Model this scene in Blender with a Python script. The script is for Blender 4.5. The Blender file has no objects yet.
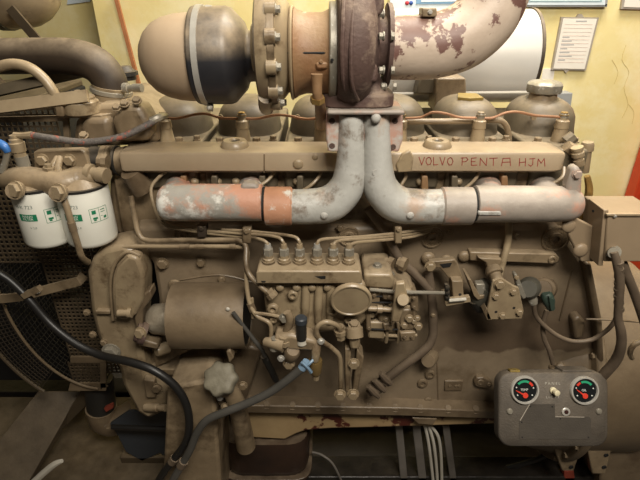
import bpy, bmesh, math, random
from mathutils import Vector, Matrix, Quaternion
random.seed(7)
V = Vector
scene = bpy.context.scene
COL = scene.collection

# ---------------------------------------------------------------- camera
H, PITCH, F = 1.5, math.radians(27), 481.0
cam = bpy.data.cameras.new('camera'); camo = bpy.data.objects.new('camera', cam); COL.objects.link(camo)
cam.sensor_width = 36; cam.lens = 36 * F / 640; cam.clip_start = .02
camo.location = (0, 0, H); camo.rotation_euler = (math.pi/2 - PITCH, 0, 0)
scene.camera = camo
# ---------------------------------------------------------------- light
world = bpy.data.worlds.new('room_light'); scene.world = world; world.use_nodes = True
world.node_tree.nodes['Background'].inputs[0].default_value = (1, .84, .62, 1)
world.node_tree.nodes['Background'].inputs[1].default_value = .05
def area(name, loc, aim, sx, sy, power, col):
    l = bpy.data.lights.new(name, 'AREA'); l.shape = 'RECTANGLE'; l.size = sx; l.size_y = sy
    l.energy = power; l.color = col
    o = bpy.data.objects.new(name, l); COL.objects.link(o); o.location = loc
    o.rotation_euler = (V(aim) - V(loc)).to_track_quat('-Z', 'Y').to_euler()
    return o
area('ceiling_lamp_front', (.42, -.3, 2.4), (.35, 1.0, .9), .9, .35, 42, (1, .925, .81))
area('ceiling_lamp_top', (.25, .9, 2.7), (.15, 1.1, .9), 1.2, .25, 15, (1, .925, .81))
area('ceiling_lamp_back', (.75, 1.45, 3.0), (.65, 1.8, .9), 1.3, .3, 50, (1, .93, .8))
scene.view_settings.view_transform = 'Standard'; scene.view_settings.look = 'None'
scene.view_settings.exposure = 0.0; scene.view_settings.gamma = 1
scene.view_settings.use_curve_mapping = False

# ---------------------------------------------------------------- placing
CP, SP = math.cos(PITCH), math.sin(PITCH)
def ry(py): return F*CP - (py-240)*SP
def rz(py): return -F*SP - (py-240)*CP
def T(py, Y): return Y / ry(py)                       # metres per pixel at that depth
def P(px, py, Y): t = T(py, Y); return V(((px-320)*t, Y, H + rz(py)*t))
def PL(l): return [P(*q) for q in l]
def YZ(py, z): return (H-z) * ry(py) / -rz(py)        # depth at which row py meets height z

# ---------------------------------------------------------------- materials
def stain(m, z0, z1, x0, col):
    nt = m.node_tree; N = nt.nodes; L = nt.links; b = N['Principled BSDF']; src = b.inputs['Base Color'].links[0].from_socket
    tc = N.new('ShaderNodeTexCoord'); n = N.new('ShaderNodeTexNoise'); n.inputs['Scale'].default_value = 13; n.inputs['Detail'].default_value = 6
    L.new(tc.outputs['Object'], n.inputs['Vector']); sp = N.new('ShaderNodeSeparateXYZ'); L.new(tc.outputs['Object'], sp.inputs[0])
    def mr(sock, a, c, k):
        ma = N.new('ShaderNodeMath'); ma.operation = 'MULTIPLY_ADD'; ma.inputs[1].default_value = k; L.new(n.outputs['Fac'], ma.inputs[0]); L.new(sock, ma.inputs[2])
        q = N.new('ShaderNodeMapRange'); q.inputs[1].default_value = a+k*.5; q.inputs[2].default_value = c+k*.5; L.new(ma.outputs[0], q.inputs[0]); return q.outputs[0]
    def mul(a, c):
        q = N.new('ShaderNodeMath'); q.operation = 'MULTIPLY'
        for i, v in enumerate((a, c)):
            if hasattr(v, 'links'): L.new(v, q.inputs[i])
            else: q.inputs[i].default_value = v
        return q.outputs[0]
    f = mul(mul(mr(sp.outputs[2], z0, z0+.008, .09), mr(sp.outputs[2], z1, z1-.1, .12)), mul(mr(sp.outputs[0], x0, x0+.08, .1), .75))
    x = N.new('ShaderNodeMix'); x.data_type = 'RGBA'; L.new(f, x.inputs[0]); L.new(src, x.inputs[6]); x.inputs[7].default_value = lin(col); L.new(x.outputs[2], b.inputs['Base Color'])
def lin(h):
    h = h.lstrip('#'); o = []
    for i in (0, 2, 4):
        c = int(h[i:i+2], 16)/255; o.append(c/12.92 if c <= .04045 else ((c+.055)/1.055)**2.4)
    return (*o, 1)
MATS = {}
def mat(name, col, col2=None, rough=.6, metal=0, scale=14, peel=None, peel_at=.6, peel_scale=9, dust_toplight=0, bump=.12, bscale=120, emit=0, stretch=None, peel2=None, peel2_at=.62, soft=.06, dcol='#b8a58a', dlo=.1, dhi=.95):
    m = bpy.data.materials.new(name); m.use_nodes = True; MATS[name] = m
    nt = m.node_tree; N = nt.nodes; L = nt.links
    b = N['Principled BSDF']; b.inputs['Roughness'].default_value = rough; b.inputs['Metallic'].default_value = metal
    tc = N.new('ShaderNodeTexCoord'); src = tc.outputs['Object']
    if stretch:
        mp = N.new('ShaderNodeMapping'); mp.inputs['Scale'].default_value = stretch; L.new(src, mp.inputs['Vector']); src = mp.outputs[0]
    oi = N.new('ShaderNodeObjectInfo')
    ad = N.new('ShaderNodeVectorMath'); ad.operation = 'MULTIPLY_ADD'; ad.inputs[1].default_value = (1, 1, 1)
    L.new(src, ad.inputs[0]); L.new(oi.outputs['Location'], ad.inputs[2]); src = ad.outputs[0]
    def noise(s, d=5, r=.6):
        n = N.new('ShaderNodeTexNoise'); n.inputs['Scale'].default_value = s; n.inputs['Detail'].default_value = d
        n.inputs['Roughness'].default_value = r; L.new(src, n.inputs['Vector']); return n.outputs['Fac']
    def ramp(f, a, bb):
        r = N.new('ShaderNodeMapRange'); r.inputs[1].default_value = a; r.inputs[2].default_value = bb; L.new(f, r.inputs[0]); return r.outputs[0]
    def mix(f, a, bb):
        x = N.new('ShaderNodeMix'); x.data_type = 'RGBA'
        for v, i in ((f, 0), (a, 6), (bb, 7)):
            if hasattr(v, 'links'): L.new(v, x.inputs[i])
            else: x.inputs[i].default_value = v
        return x.outputs[2]
    c = mix(ramp(noise(scale), .3, .72), lin(col), lin(col2 or col))
    if peel: c = mix(ramp(noise(peel_scale, 8, .68), peel_at-soft/2, peel_at+soft/2), c, lin(peel))
    if peel2: c = mix(ramp(noise(peel_scale*1.7, 8, .7), peel2_at-soft/2, peel2_at+soft/2), c, lin(peel2))
    if dust_toplight:  # settled dust on upward faces, also painting their tops brighter as if lit
        g = N.new('ShaderNodeNewGeometry'); s = N.new('ShaderNodeSeparateXYZ'); L.new(g.outputs['Normal'], s.inputs[0])
        mu = N.new('ShaderNodeMath'); mu.operation = 'MULTIPLY'; L.new(ramp(s.outputs[2], dlo, dhi), mu.inputs[0]); L.new(ramp(noise(22), .2, .7), mu.inputs[1])
        mv = N.new('ShaderNodeMath'); mv.operation = 'MULTIPLY'; mv.inputs[1].default_value = dust_toplight; L.new(mu.outputs[0], mv.inputs[0])
        c = mix(mv.outputs[0], c, lin(dcol))
    L.new(c, b.inputs['Base Color'])
    if emit: L.new(c, b.inputs['Emission Color']); b.inputs['Emission Strength'].default_value = emit
    if bump:
        bp = N.new('ShaderNodeBump'); bp.inputs['Strength'].default_value = bump; bp.inputs['Distance'].default_value = .004
        L.new(noise(bscale, 3), bp.inputs['Height']); L.new(bp.outputs[0], b.inputs['Normal'])
    return m
mat('tan', '#8f7d63', '#6d5d48', rough=.38, dust_toplight=.6, bump=.15, peel='#4a3c2b', peel_at=.57, peel_scale=10, soft=.16)
mat('tan_grime', '#7f6e57', '#574938', rough=.42, dust_toplight=.18, scale=7, peel='#4a3a29', peel_at=.63, peel_scale=5, soft=.18, bump=.2, bscale=70)
mat('tan_clean', '#9b8a6e', '#7f6e57', rough=.34, dust_toplight=.6, bump=.08, peel='#5a4935', peel_at=.6, peel_scale=12, soft=.14)
mat('tan_manifold', '#a19078', '#8f7d66', rough=.36, dust_toplight=.45, bump=.06, scale=6)
mat('bare_metal', '#b0a592', '#8f8472', rough=.35, metal=.3, scale=40, bump=.5, bscale=90)
mat('dirt_dark', '#302b26', '#141210', rough=.4, scale=18, bump=.9, bscale=22)
mat('tan_box', '#95826a', '#86745d', rough=.45, dust_toplight=.1, bump=.06, scale=8)
mat('tan_housing', '#75654f', '#5a4b39', rough=.45, dust_toplight=.1, scale=6, bump=.2, bscale=60)
mat('crack', '#c4aa66', rough=.8, bump=0)
mat('tan_bowl', '#a8937a', '#99846c', rough=.5, dust_toplight=.4, bump=.05, scale=6)
mat('tan_peel', '#a78f69', '#937b58', rough=.5, peel='#4a1f14', peel_at=.56, peel_scale=7, soft=.02, dust_toplight=.2)
mat('olive', '#625846', '#473f32', rough=.5, dust_toplight=.4)
mat('silver_paint', '#a5a198', '#8e8a82', rough=.45, peel='#bd8c74', peel_at=.5, peel_scale=8, soft=.1, peel2='#dedcd4', peel2_at=.57, bump=.25, bscale=90)
mat('silver_rust', '#c49274', '#a9795d', rough=.55, peel='#cfcac2', peel_at=.55, peel_scale=11, soft=.06, bump=.2, bscale=90)
mat('silver_plain', '#bfbeb8', '#a5a39c', rough=.42, peel='#ae9886', peel_at=.6, peel_scale=8, soft=.1, peel2='#7f756a', peel2_at=.6, bump=.25, bscale=90)
mat('silver_pink', '#a79d92', '#8a8076', rough=.5, peel='#b48b78', peel_at=.55, peel_scale=10, soft=.1, bump=.2, bscale=90)
mat('flange_pink', '#b98772', '#a8948a', rough=.6, peel='#b3b0a8', peel_at=.6, soft=.08)
mat('rust_purple', '#5d4840', '#4a3732', rough=.7, peel='#7d6a5c', peel_at=.6, peel_scale=14, soft=.1, bump=.4, bscale=110, dust_toplight=.25)
mat('rust_orange', '#8d7353', '#7a5436', rough=.55, scale=9, bump=.3, dust_toplight=.3)
mat('elbow_paint', '#c1b09e', '#a99786', rough=.5, peel='#6a4c44', peel_at=.52, peel_scale=11, soft=.025, bump=.15, dust_toplight=.15)
mat('rubber', '#1c1b1b', '#26241f', rough=.55, dust_toplight=.3, bump=.1)
mat('rubber_dusty', '#2e251d', '#3f3327', rough=.6, dust_toplight=.55, bump=.1)
mat('rubber_boot', '#232327', '#2c2b2d', rough=.42, dust_toplight=1, bump=.08, dcol='#8f7f69', dlo=.0, dhi=.22)
mat('cable_black', '#181716', '#201e1c', rough=.42, bump=.03)
mat('cable_grey', '#46443f', '#55524d', rough=.35, bump=.03)
mat('steel', '#bdb9b0', '#a39f96', rough=.35, metal=.35, bump=.05)
mat('dull_steel', '#9a9486', '#7b7467', rough=.42, metal=.25, bump=.15, peel='#c5c0b4', peel_at=.62, peel_scale=60)
mat('brass', '#a98a52', '#8d7040', rough=.4, metal=.6, bump=.05)
mat('copper', '#936a4c', '#7d5940', rough=.45, metal=.3, bump=.05)
mat('silencer', '#d9d6d0', '#c9c5bd', rough=.3, metal=.1, scale=3, bump=.02)
mat('white_can', '#e6e5da', '#d6d3c6', rough=.35, scale=6, bump=0)
mat('print_green', '#1f7a55', rough=.4, bump=0)
mat('print_grey', '#7f8a84', rough=.4, bump=0)
mat('print_dim', '#b8b3a6', rough=.5, bump=0)
mat('print_white', '#e0e2da', rough=.4, bump=0)
mat('mesh_dark', '#3a3127', '#2a241d', rough=.6, bump=0)
mat('mesh_shaded', '#1d1915', '#15120f', rough=.7, bump=0)  # cage mesh blackened, shade of the interior put into its colour
mat('mesh_tan', '#584a37', '#3a3024', rough=.6, bump=.1, dust_toplight=.3)
mat('black_deep', '#0e0d0c', '#171513', rough=.8, bump=.1)
mat('sump', '#3b2a20', '#2b2019', rough=.35, dust_toplight=.3, peel='#6a5138', peel_at=.7, soft=.05)
mat('panel_grey', '#4f4942', '#403a33', rough=.6, scale=20, dust_toplight=.25, bump=.3, bscale=260)
mat('panel_plate', '#4a443c', '#423c35', rough=.55, scale=30, bump=.2, bscale=300)
mat('dial', '#15181a', rough=.35, bump=0)
mat('dial_green', '#2f9e73', rough=.4, bump=0)
mat('dial_red', '#d8402e', rough=.4, bump=0)
mat('bezel', '#c9c5bc', '#b1ada4', rough=.3, metal=.3, bump=0)
mat('cream', '#d9cfae', rough=.4, bump=0)
mat('lens_dark', '#3a2622', rough=.2, bump=0)
mat('marker_red', '#90443a', '#85392f', rough=.6, bump=0, scale=90)
mat('knob', '#7f7968', '#676151', rough=.6, scale=40, bump=.3)
mat('blue_plastic', '#3f74b8', '#335f9a', rough=.4, bump=0)
mat('blue_clip', '#7d98b0', rough=.4, bump=0)
mat('braid', '#6b645e', '#4c4642', rough=.7, scale=160, peel='#9a5746', peel_at=.6, peel_scale=60, soft=.05, bump=.4, bscale=400)
mat('wall_plaster', '#eedfa4', '#e6d28e', rough=.8, scale=3, peel='#f4e9bd', peel_at=.58, peel_scale=5, soft=.25, bump=.35, bscale=16)
mat('floor_concrete', '#4a453e', '#2d2925', rough=.8, scale=4, bump=.5, bscale=30)
mat('frame_tan', '#4b3f2e', '#352c20', rough=.5, scale=6, dust_toplight=.2)
mat('wood', '#b97a4f', '#a2663e', rough=.6, scale=20, bump=.1)
mat('paper', '#f0eadf', '#e8e1d4', rough=.7, bump=0)
mat('paper_line', '#dcc6ba', rough=.7, bump=0)
mat('ink', '#b3b0ae', rough=.7, bump=0)
mat('frame_grey', '#b0a698', '#9f968a', rough=.45, bump=0)
mat('poster', '#dbe5ea', '#d0dde4', rough=.5, bump=0)
mat('poster_blue', '#7ba3c4', rough=.5, bump=0)
mat('poster_teal', '#9dbcc2', rough=.5, bump=0)
mat('pin_red', '#c0303a', rough=.4, bump=0)
mat('pin_blue', '#2c4f9a', rough=.4, bump=0)
mat('orange_red', '#c8431f', '#b93a1a', rough=.5, bump=.03)
mat('grey_blue', '#a2a3a2', '#939493', rough=.5, bump=0)
mat('slate', '#2d3238', '#363a3f', rough=.5, scale=5, bump=.1)
mat('white_wire', '#c7c2b6', '#b3ad9f', rough=.45, bump=.02)
mat('strip_grey', '#77716a', '#5f5952', rough=.5, bump=.1)
mat('teal_plug', '#3b4b40', '#2d3a33', rough=.5, bump=.1)
mat('grey_sensor', '#57544a', '#45433b', rough=.5, bump=.1)
mat('conduit', '#6a5b4b', '#4e4235', rough=.55, dust_toplight=.3, stretch=(1, 1, 1), bump=.2)
mat('yellow_tag', '#9a823f', '#7a6738', rough=.5, bump=.1)
mat('red_rag', '#8f3b28', '#7a3222', rough=.7, bump=.1)
mat('glass_amber', '#77613c', '#625030', rough=.12, bump=0)

# ---------------------------------------------------------------- mesh building
class MB:
    def __init__(s): s.v = []; s.f = []
    def add(s, vs, fs):
        o = len(s.v); s.v += [V(a) for a in vs]; s.f += [tuple(i+o for i in f) for f in fs]; return s
    def loft(s, rings, close=True, capa=True, capb=True):
        n = len(rings[0]); vs = [p for r in rings for p in r]; fs = []
        for i in range(len(rings)-1):
            for j in range(n if close else n-1):
                k = (j+1) % n; fs.append((i*n+j, i*n+k, (i+1)*n+k, (i+1)*n+j))
        if close and capa: fs.append(tuple(range(n))[::-1])
        if close and capb: fs.append(tuple((len(rings)-1)*n+j for j in range(n)))
        return s.add(vs, fs)
    def prism(s, pts, vec): pts = [V(p) for p in pts]; return s.loft([pts, [p+V(vec) for p in pts]])
    def box(s, a, b):
        x0, y0, z0 = a; x1, y1, z1 = b
        return s.prism([(x0,y0,z0),(x1,y0,z0),(x1,y0,z1),(x0,y0,z1)], (0, y1-y0, 0))
    def lathe(s, o, d, prof, seg=28, caps=True):
        d = V(d).normalized(); u = d.orthogonal().normalized(); w = d.cross(u); rings = []
        for (a, r) in prof: rings.append([V(o)+d*a+(u*math.cos(6.28318*k/seg)+w*math.sin(6.28318*k/seg))*max(r, 1e-5) for k in range(seg)])
        return s.loft(rings, capa=caps, capb=caps)
    def tube(s, pts, r, seg=10, sub=6, smooth=True, flat=None):
        pts = [V(p) for p in pts]; rr = list(r) if isinstance(r, (list, tuple)) else [r]*len(pts)
        if smooth and len(pts) > 2:
            q, qr = [], []
            for i in range(len(pts)-1):
                p0, p1, p2, p3 = pts[max(i-1,0)], pts[i], pts[i+1], pts[min(i+2, len(pts)-1)]
                for k in range(sub):
                    t = k/sub; t2 = t*t; t3 = t2*t
                    q.append(.5*((2*p1)+(p2-p0)*t+(2*p0-5*p1+4*p2-p3)*t2+(3*p1-p0-3*p2+p3)*t3)); qr.append(rr[i]*(1-t)+rr[i+1]*t)
            q.append(pts[-1]); qr.append(rr[-1]); pts, rr = q, qr
        tg = [(pts[min(i+1, len(pts)-1)]-pts[max(i-1, 0)]).normalized() for i in range(len(pts))]
        u = tg[0].orthogonal().normalized()
        if flat: u = (V(flat[0])-tg[0]*V(flat[0]).dot(tg[0])).normalized()
        rings = []
        for i, p in enumerate(pts):
            if i: u = tg[i-1].rotation_difference(tg[i]) @ u
            u = (u-tg[i]*u.dot(tg[i])).normalized(); w = tg[i].cross(u)
            if flat:
                a, b = flat[1], flat[2]; rings.append([p+u*a+w*b, p-u*a+w*b, p-u*a-w*b, p+u*a-w*b])
            else: rings.append([p+(u*math.cos(6.28318*k/seg)+w*math.sin(6.28318*k/seg))*rr[i] for k in range(seg)])
        return s.loft(rings)
    def build(s, name, m, parent=None, bevel=0, smooth=True, angle=38, kind=None, label=None, bseg=2):
        me = bpy.data.meshes.new(name)
        c = sum(s.v, V((0,0,0)))/len(s.v)
        me.from_pydata([p-c for p in s.v], [], s.f)
        bm = bmesh.new(); bm.from_mesh(me); bmesh.ops.recalc_face_normals(bm, faces=bm.faces); bm.to_mesh(me); bm.free()
        if smooth:
            me.polygons.foreach_set('use_smooth', [True]*len(me.polygons)); me.set_sharp_from_angle(angle=math.radians(angle))
        me.materials.append(MATS[m])
        o = bpy.data.objects.new(name, me); COL.objects.link(o); put(o, c, parent)
        if bevel:
            b = o.modifiers.new('bevel', 'BEVEL'); b.width = bevel; b.segments = bseg; b.limit_method = 'ANGLE'; b.angle_limit = math.radians(32); b.harden_normals = False
        if kind: o['kind'] = kind
        if label: o['label'] = label
        return o
WL = {}
def put(o, c, parent):
    WL[o.name] = V(c); o.parent = parent
    o.location = V(c) - (WL[parent.name] if parent else V((0,0,0)))
def tag(o, label, cat, group=None):
    o['label'] = label; o['category'] = cat
    if group: o['group'] = group
    return o
def thing(name, label, cat, base, group=None):
    o = bpy.data.objects.new(name, None); o.empty_display_size = .02; COL.objects.link(o); put(o, V(base), None)
    return tag(o, label, cat, group)
def struct(o): o['kind'] = 'structure'; return o
# --- shared small pieces
def unit(name, m, kind):
    b = MB()
    if kind == 'hex':
        b.lathe((0,0,0), (0,0,1), [(0,1.25),(.22,1.25)], 16)
        b.loft([[V((r*math.cos(k*1.0472), r*math.sin(k*1.0472), z)) for k in range(6)] for z, r in ((.2,1),(.85,1),(.95,.88))])
    elif kind == 'ring':
        b.lathe((0,0,0), (0,0,1), [(0,1.1),(.35,1.0),(.42,.9),(.42,.55),(.1,.5)], 18)
    elif kind == 'dome':
        b.lathe((0,0,0), (0,0,1), [(0,1),(.3,.97),(.55,.75),(.68,.4),(.72,0)], 14)
    elif kind == 'plug':
        b.lathe((0,0,0), (0,0,1), [(0,1.0),(.12,1.0),(.14,.88),(.06,.84),(.06,.5),(.16,.46),(.16,.26),(.02,.24)], 28)
    o = b.build(name, m); me = o.data; me.use_fake_user = True
    bpy.data.objects.remove(o); 
    # geometry was re-centred on build: bring base back to z=0
    z0 = min(v.co.z for v in me.vertices)
    for v in me.vertices: v.co.z -= z0
    return me
UM = {}
def small(kind, m, name, p, n, r, parent, h=1.0):
    k = (kind, m)
    if k not in UM: UM[k] = unit(name, m, kind)
    o = bpy.data.objects.new(name, UM[k]); COL.objects.link(o); put(o, p, parent)
    o.rotation_euler = V(n).to_track_quat('Z', 'Y').to_euler(); o.scale = (r, r, r*h); return o
NF = (0, -1, 0); NU = (0, 0, 1)
def bolt(parent, px, py, Y, r, m='tan', n=NF, h=1.0, name='bolt', kind='hex'):
    return small(kind, m, name, P(px, py, Y), n, r*T(py, Y), parent, h)
def pr(b, l, Y0, Y1): return b.prism([P(x, y, Y0) for x, y in l], (0, Y1-Y0, 0))
def part(name, l, Y0, Y1, m='tan', parent=None, bevel=.003, **k): b = MB(); pr(b, l, Y0, Y1); return b.build(name, m, parent, bevel, **k)
def lx(b, cy, Y, prof, seg=32):
    t = T(cy, Y); o = P(320, cy, Y); return b.lathe(o, (1,0,0), [((px-320)*t, r*t) for px, r in prof], seg)
def la(b, p0, p1, prof, seg=20):
    p0, p1 = V(p0), V(p1); L = (p1-p0).length; return b.lathe(p0, p1-p0, [(f*L, r) for f, r in prof], seg)
def lxp(name, cy, Y, prof, m, parent, seg=32, **k): b = MB(); lx(b, cy, Y, prof, seg); return b.build(name, m, parent, **k)
def lap(name, p0, p1, prof, m, parent, seg=20, **k): b = MB(); la(b, p0, p1, prof, seg); return b.build(name, m, parent, **k)
def tp(name, pts, rpx, m, parent=None, seg=10, sub=6, smooth=True, **k):
    q = PL(pts); t = T(pts[0][1], pts[0][2])
    r = [x*T(p[1], p[2]) for x, p in zip(rpx, pts)] if isinstance(rpx, (list, tuple)) else rpx*t
    b = MB(); b.tube(q, r, seg, sub, smooth); return b.build(name, m, parent, **k)
def strap(name, pts, a, c, m, parent, up=NU, **k):
    b = MB(); b.tube(PL(pts), .001, flat=(up, a, c), smooth=False); return b.build(name, m, parent, **k)
def circ(cx, cy, rx, ry_, n=24, a0=0, a1=360):
    return [(cx+rx*math.cos(math.radians(a0+(a1-a0)*k/n)), cy+ry_*math.sin(math.radians(a0+(a1-a0)*k/n))) for k in range(n if a1-a0 == 360 else n+1)]
def sq(hx, hy, e, n=28):
    o = []
    for k in range(n):
        a = 6.28318*k/n; c, s_ = math.cos(a), math.sin(a)
        o.append((math.copysign(abs(c)**(2/e), c)*hx, math.copysign(abs(s_)**(2/e), s_)*hy))
    return o
def text_mesh(s, size):
    cu = bpy.data.curves.new('txt', 'FONT'); cu.body = s; cu.size = size; cu.align_x = 'CENTER'; cu.align_y = 'CENTER'; cu.resolution_u = 2
    o = bpy.data.objects.new('txt', cu); COL.objects.link(o); bpy.context.view_layer.update()
    me = bpy.data.meshes.new_from_object(o); bpy.data.objects.remove(o)
    vs = [v.co.copy() for v in me.vertices]; fs = [tuple(p.vertices) for p in me.polygons]; return vs, fs

#==SETTING==
WY = 2.0
b = MB(); b.box((P(100, 40, WY).x, WY, 0), (3.2, WY+.15, 3.2)); w = struct(b.build('wall_back', 'wall_plaster'))
w['label'] = 'pale yellow plastered wall behind the engine'
b = MB(); b.box((-3.2, WY+.3, 0), (P(100, 40, WY).x, WY+.45, 3.2)); struct(b.build('wall_left', 'wall_plaster'))
b = MB(); b.box((-3.2, -1.2, -.06), (3.2, WY+.45, 0)); struct(b.build('floor', 'floor_concrete'))
# cracks in the plaster, cut as thin dark grooves proud of nothing: hairline relief
ck = MB()
for l in ([(626,45),(622,60),(629,72),(624,88),(628,104),(622,118)], [(560,95),(567,101),(572,110)], [(612,60),(618,72),(614,84)], [(628,104),(634,112),(632,124)]):
    ck.tube([P(x, y, WY-.0005) for x, y in l], .0006, 5, 3)
ck.build('crack', 'crack', w)
tr = struct(tp('trim_1', [(114,-10,WY-.03), (141,92,WY-.03)], 2.6, 'wood', None, seg=4, smooth=False)); tr['label'] = 'reddish wooden batten running down the yellow wall'
# posters and notices
def sheet(name, l, Y, th, m, parent=None, **k): return part(name, l, Y-th, Y, m, parent, bevel=0, **k)
t = thing('wall_chart', 'white control chart with blue strip and coloured buttons on wall behind exhaust elbow', 'chart', P(450, 10, WY))
sheet('backing', [(392,-30),(512,-30),(506,34),(388,36)], WY, .03, 'poster', t)
sheet('blue_strip', [(420,-30),(512,-30),(508,3),(416,4)], WY-.03, .003, 'poster_blue', t)
sheet('printed_field', [(424,-24),(500,-24),(498,1),(421,2)], WY-.033, .001, 'poster', t)
for x, mm in ((407,'pin_red'),(411,'pin_blue')): bolt(t, x, 3, WY-.03, 2, mm, name='button', kind='dome')
t = thing('framed_diagram', 'pale blue framed diagram at top of wall right of elbow', 'picture', P(560, 2, WY))
sheet('frame', [(524,-40),(612,-40),(607,7),(519,7)], WY, .02, 'grey_blue', t)
sheet('sheet', [(527,-38),(609,-38),(605,5),(522,5)], WY-.02, .003, 'poster', t)
sheet('printed_border', [(526,-30),(605,-30),(602,2),(528,2)], WY-.023, .0008, 'poster_teal', t)
sheet('printed_field', [(528,-30),(603,-30),(600,1),(530,1)], WY-.0238, .0008, 'poster', t)
for k in range(5): sheet('printed_line', [(534+k*13,-4),(543+k*13,-4),(543+k*13,-2.8),(534+k*13,-2.8)], WY-.0246, .0006, 'poster_blue', t)
bolt(t, 606, 5, WY-.023, 1, 'black_deep', name='pin', kind='dome')
t = thing('notice_sheet', 'white notice with grey frame cut off at top right corner', 'notice', P(632, 2, WY))
sheet('frame', [(627,-30),(665,-30),(662,10),(621,9)], WY, .012, 'frame_grey', t)
sheet('sheet', [(629,-28),(664,-28),(661,8),(624,7)], WY-.012, .002, 'paper', t)
t = thing('clipboard', 'grey framed checklist with ruled lines hanging on yellow wall', 'clipboard', P(575, 44, WY))
sheet('frame', [(561.5,17),(599,17.5),(586,70.5),(551.5,70)], WY, .012, 'frame_grey', t)
sh = sheet('sheet', [(563.5,18.5),(597,19),(584.5,69),(553.5,68.5)], WY-.012, .002, 'paper', t)
for k in range(11):
    y = 24+k*3.8; x0 = 566-(y-18)*.2; x1 = 594.5-(y-18)*.24
    sheet('ruled_line', [(x0,y),(x1,y+.3),(x1,y+.75),(x0,y+.45)], WY-.014, .0005, 'paper_line', sh)
    if 2 < k < 10: sheet('entry', [(x0,y+1.2),(x0+7+3*(k%3),y+1.2),(x0+7+3*(k%3),y+2.3),(x0,y+2.3)], WY-.014, .0005, 'ink', sh)
sheet('heading', [(576,20.5),(587,20.5),(587,21.8),(576,21.8)], WY-.014, .0005, 'ink', sh)
part('hanger', [(577,17),(579,14),(582,14),(584,17.3)], WY-.012, WY, 'frame_grey', t, 0)
part('hanger', [(564,70.2),(566,73),(569,70.4)], WY-.012, WY, 'frame_grey', t, 0)
tag(sheet('note_paper', [(543,69),(555,68),(553,82),(541,82)], WY, .003, 'paper'), 'small white note paper below the clipboard, behind silencer rim', 'paper')
tag(part('cable_duct', [(552,93),(573,93),(566,140),(546,140)], WY-.06, WY, 'grey_blue', None), 'blue grey duct on wall just behind the capped rocker cover', 'duct')
tag(sheet('wall_card', [(68,-12),(91,-12),(90,1.5),(67,4.5)], WY+.3, .01, 'poster'), 'white card with teal edge at top left of wall', 'card')
# red cabinet at right
t = thing('red_cabinet', 'orange red cabinet at right edge behind junction box', 'cabinet', (1.5,1.95,0))
b = MB(); x0 = P(643,168,1.92).x; b.box((x0, 1.92, 0), (x0+.5, 1.985, 1.9)); b.build('body', 'orange_red', t, .006)
b = MB(); b.box((x0+.02, 1.908, .05), (x0+.48, 1.921, 1.87)); d_ = b.build('door', 'orange_red', t, .003)
b = MB(); b.box((x0+.42, 1.89, .95), (x0+.44, 1.909, 1.07)); b.build('handle', 'steel', d_, .003)

#==ENGINE CORE==
E = thing('diesel_engine', 'large tan painted six cylinder marine diesel engine, dusty and stained', 'engine', P(330, 420, 1.15))
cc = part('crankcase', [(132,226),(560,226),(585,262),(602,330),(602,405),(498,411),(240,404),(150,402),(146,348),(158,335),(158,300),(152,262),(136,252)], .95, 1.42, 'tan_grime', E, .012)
cz = WL[cc.name]; mb_ = mat('tan_block', '#8b7b65', '#6b5c4a', rough=.42, dust_toplight=.2, scale=6, peel='#54442f', peel_at=.64, peel_scale=5, soft=.2, bump=.18, bscale=70)
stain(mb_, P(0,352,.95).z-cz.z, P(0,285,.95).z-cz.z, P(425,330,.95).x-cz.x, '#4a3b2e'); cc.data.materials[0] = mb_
part('block_deck', [(112,172),(562,172),(580,214),(590,255),(560,262),(470,262),(130,258),(120,225)], .985, 1.38, 'tan', E, .006)
lg = part('ledge', [(470,252),(556,254),(560,258),(558,263),(551,264),(470,261)], .93, .99, 'tan', E, .003)
bolt(lg, 552, 259.5, .93, 4, 'tan', kind='ring', name='boss')
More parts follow.
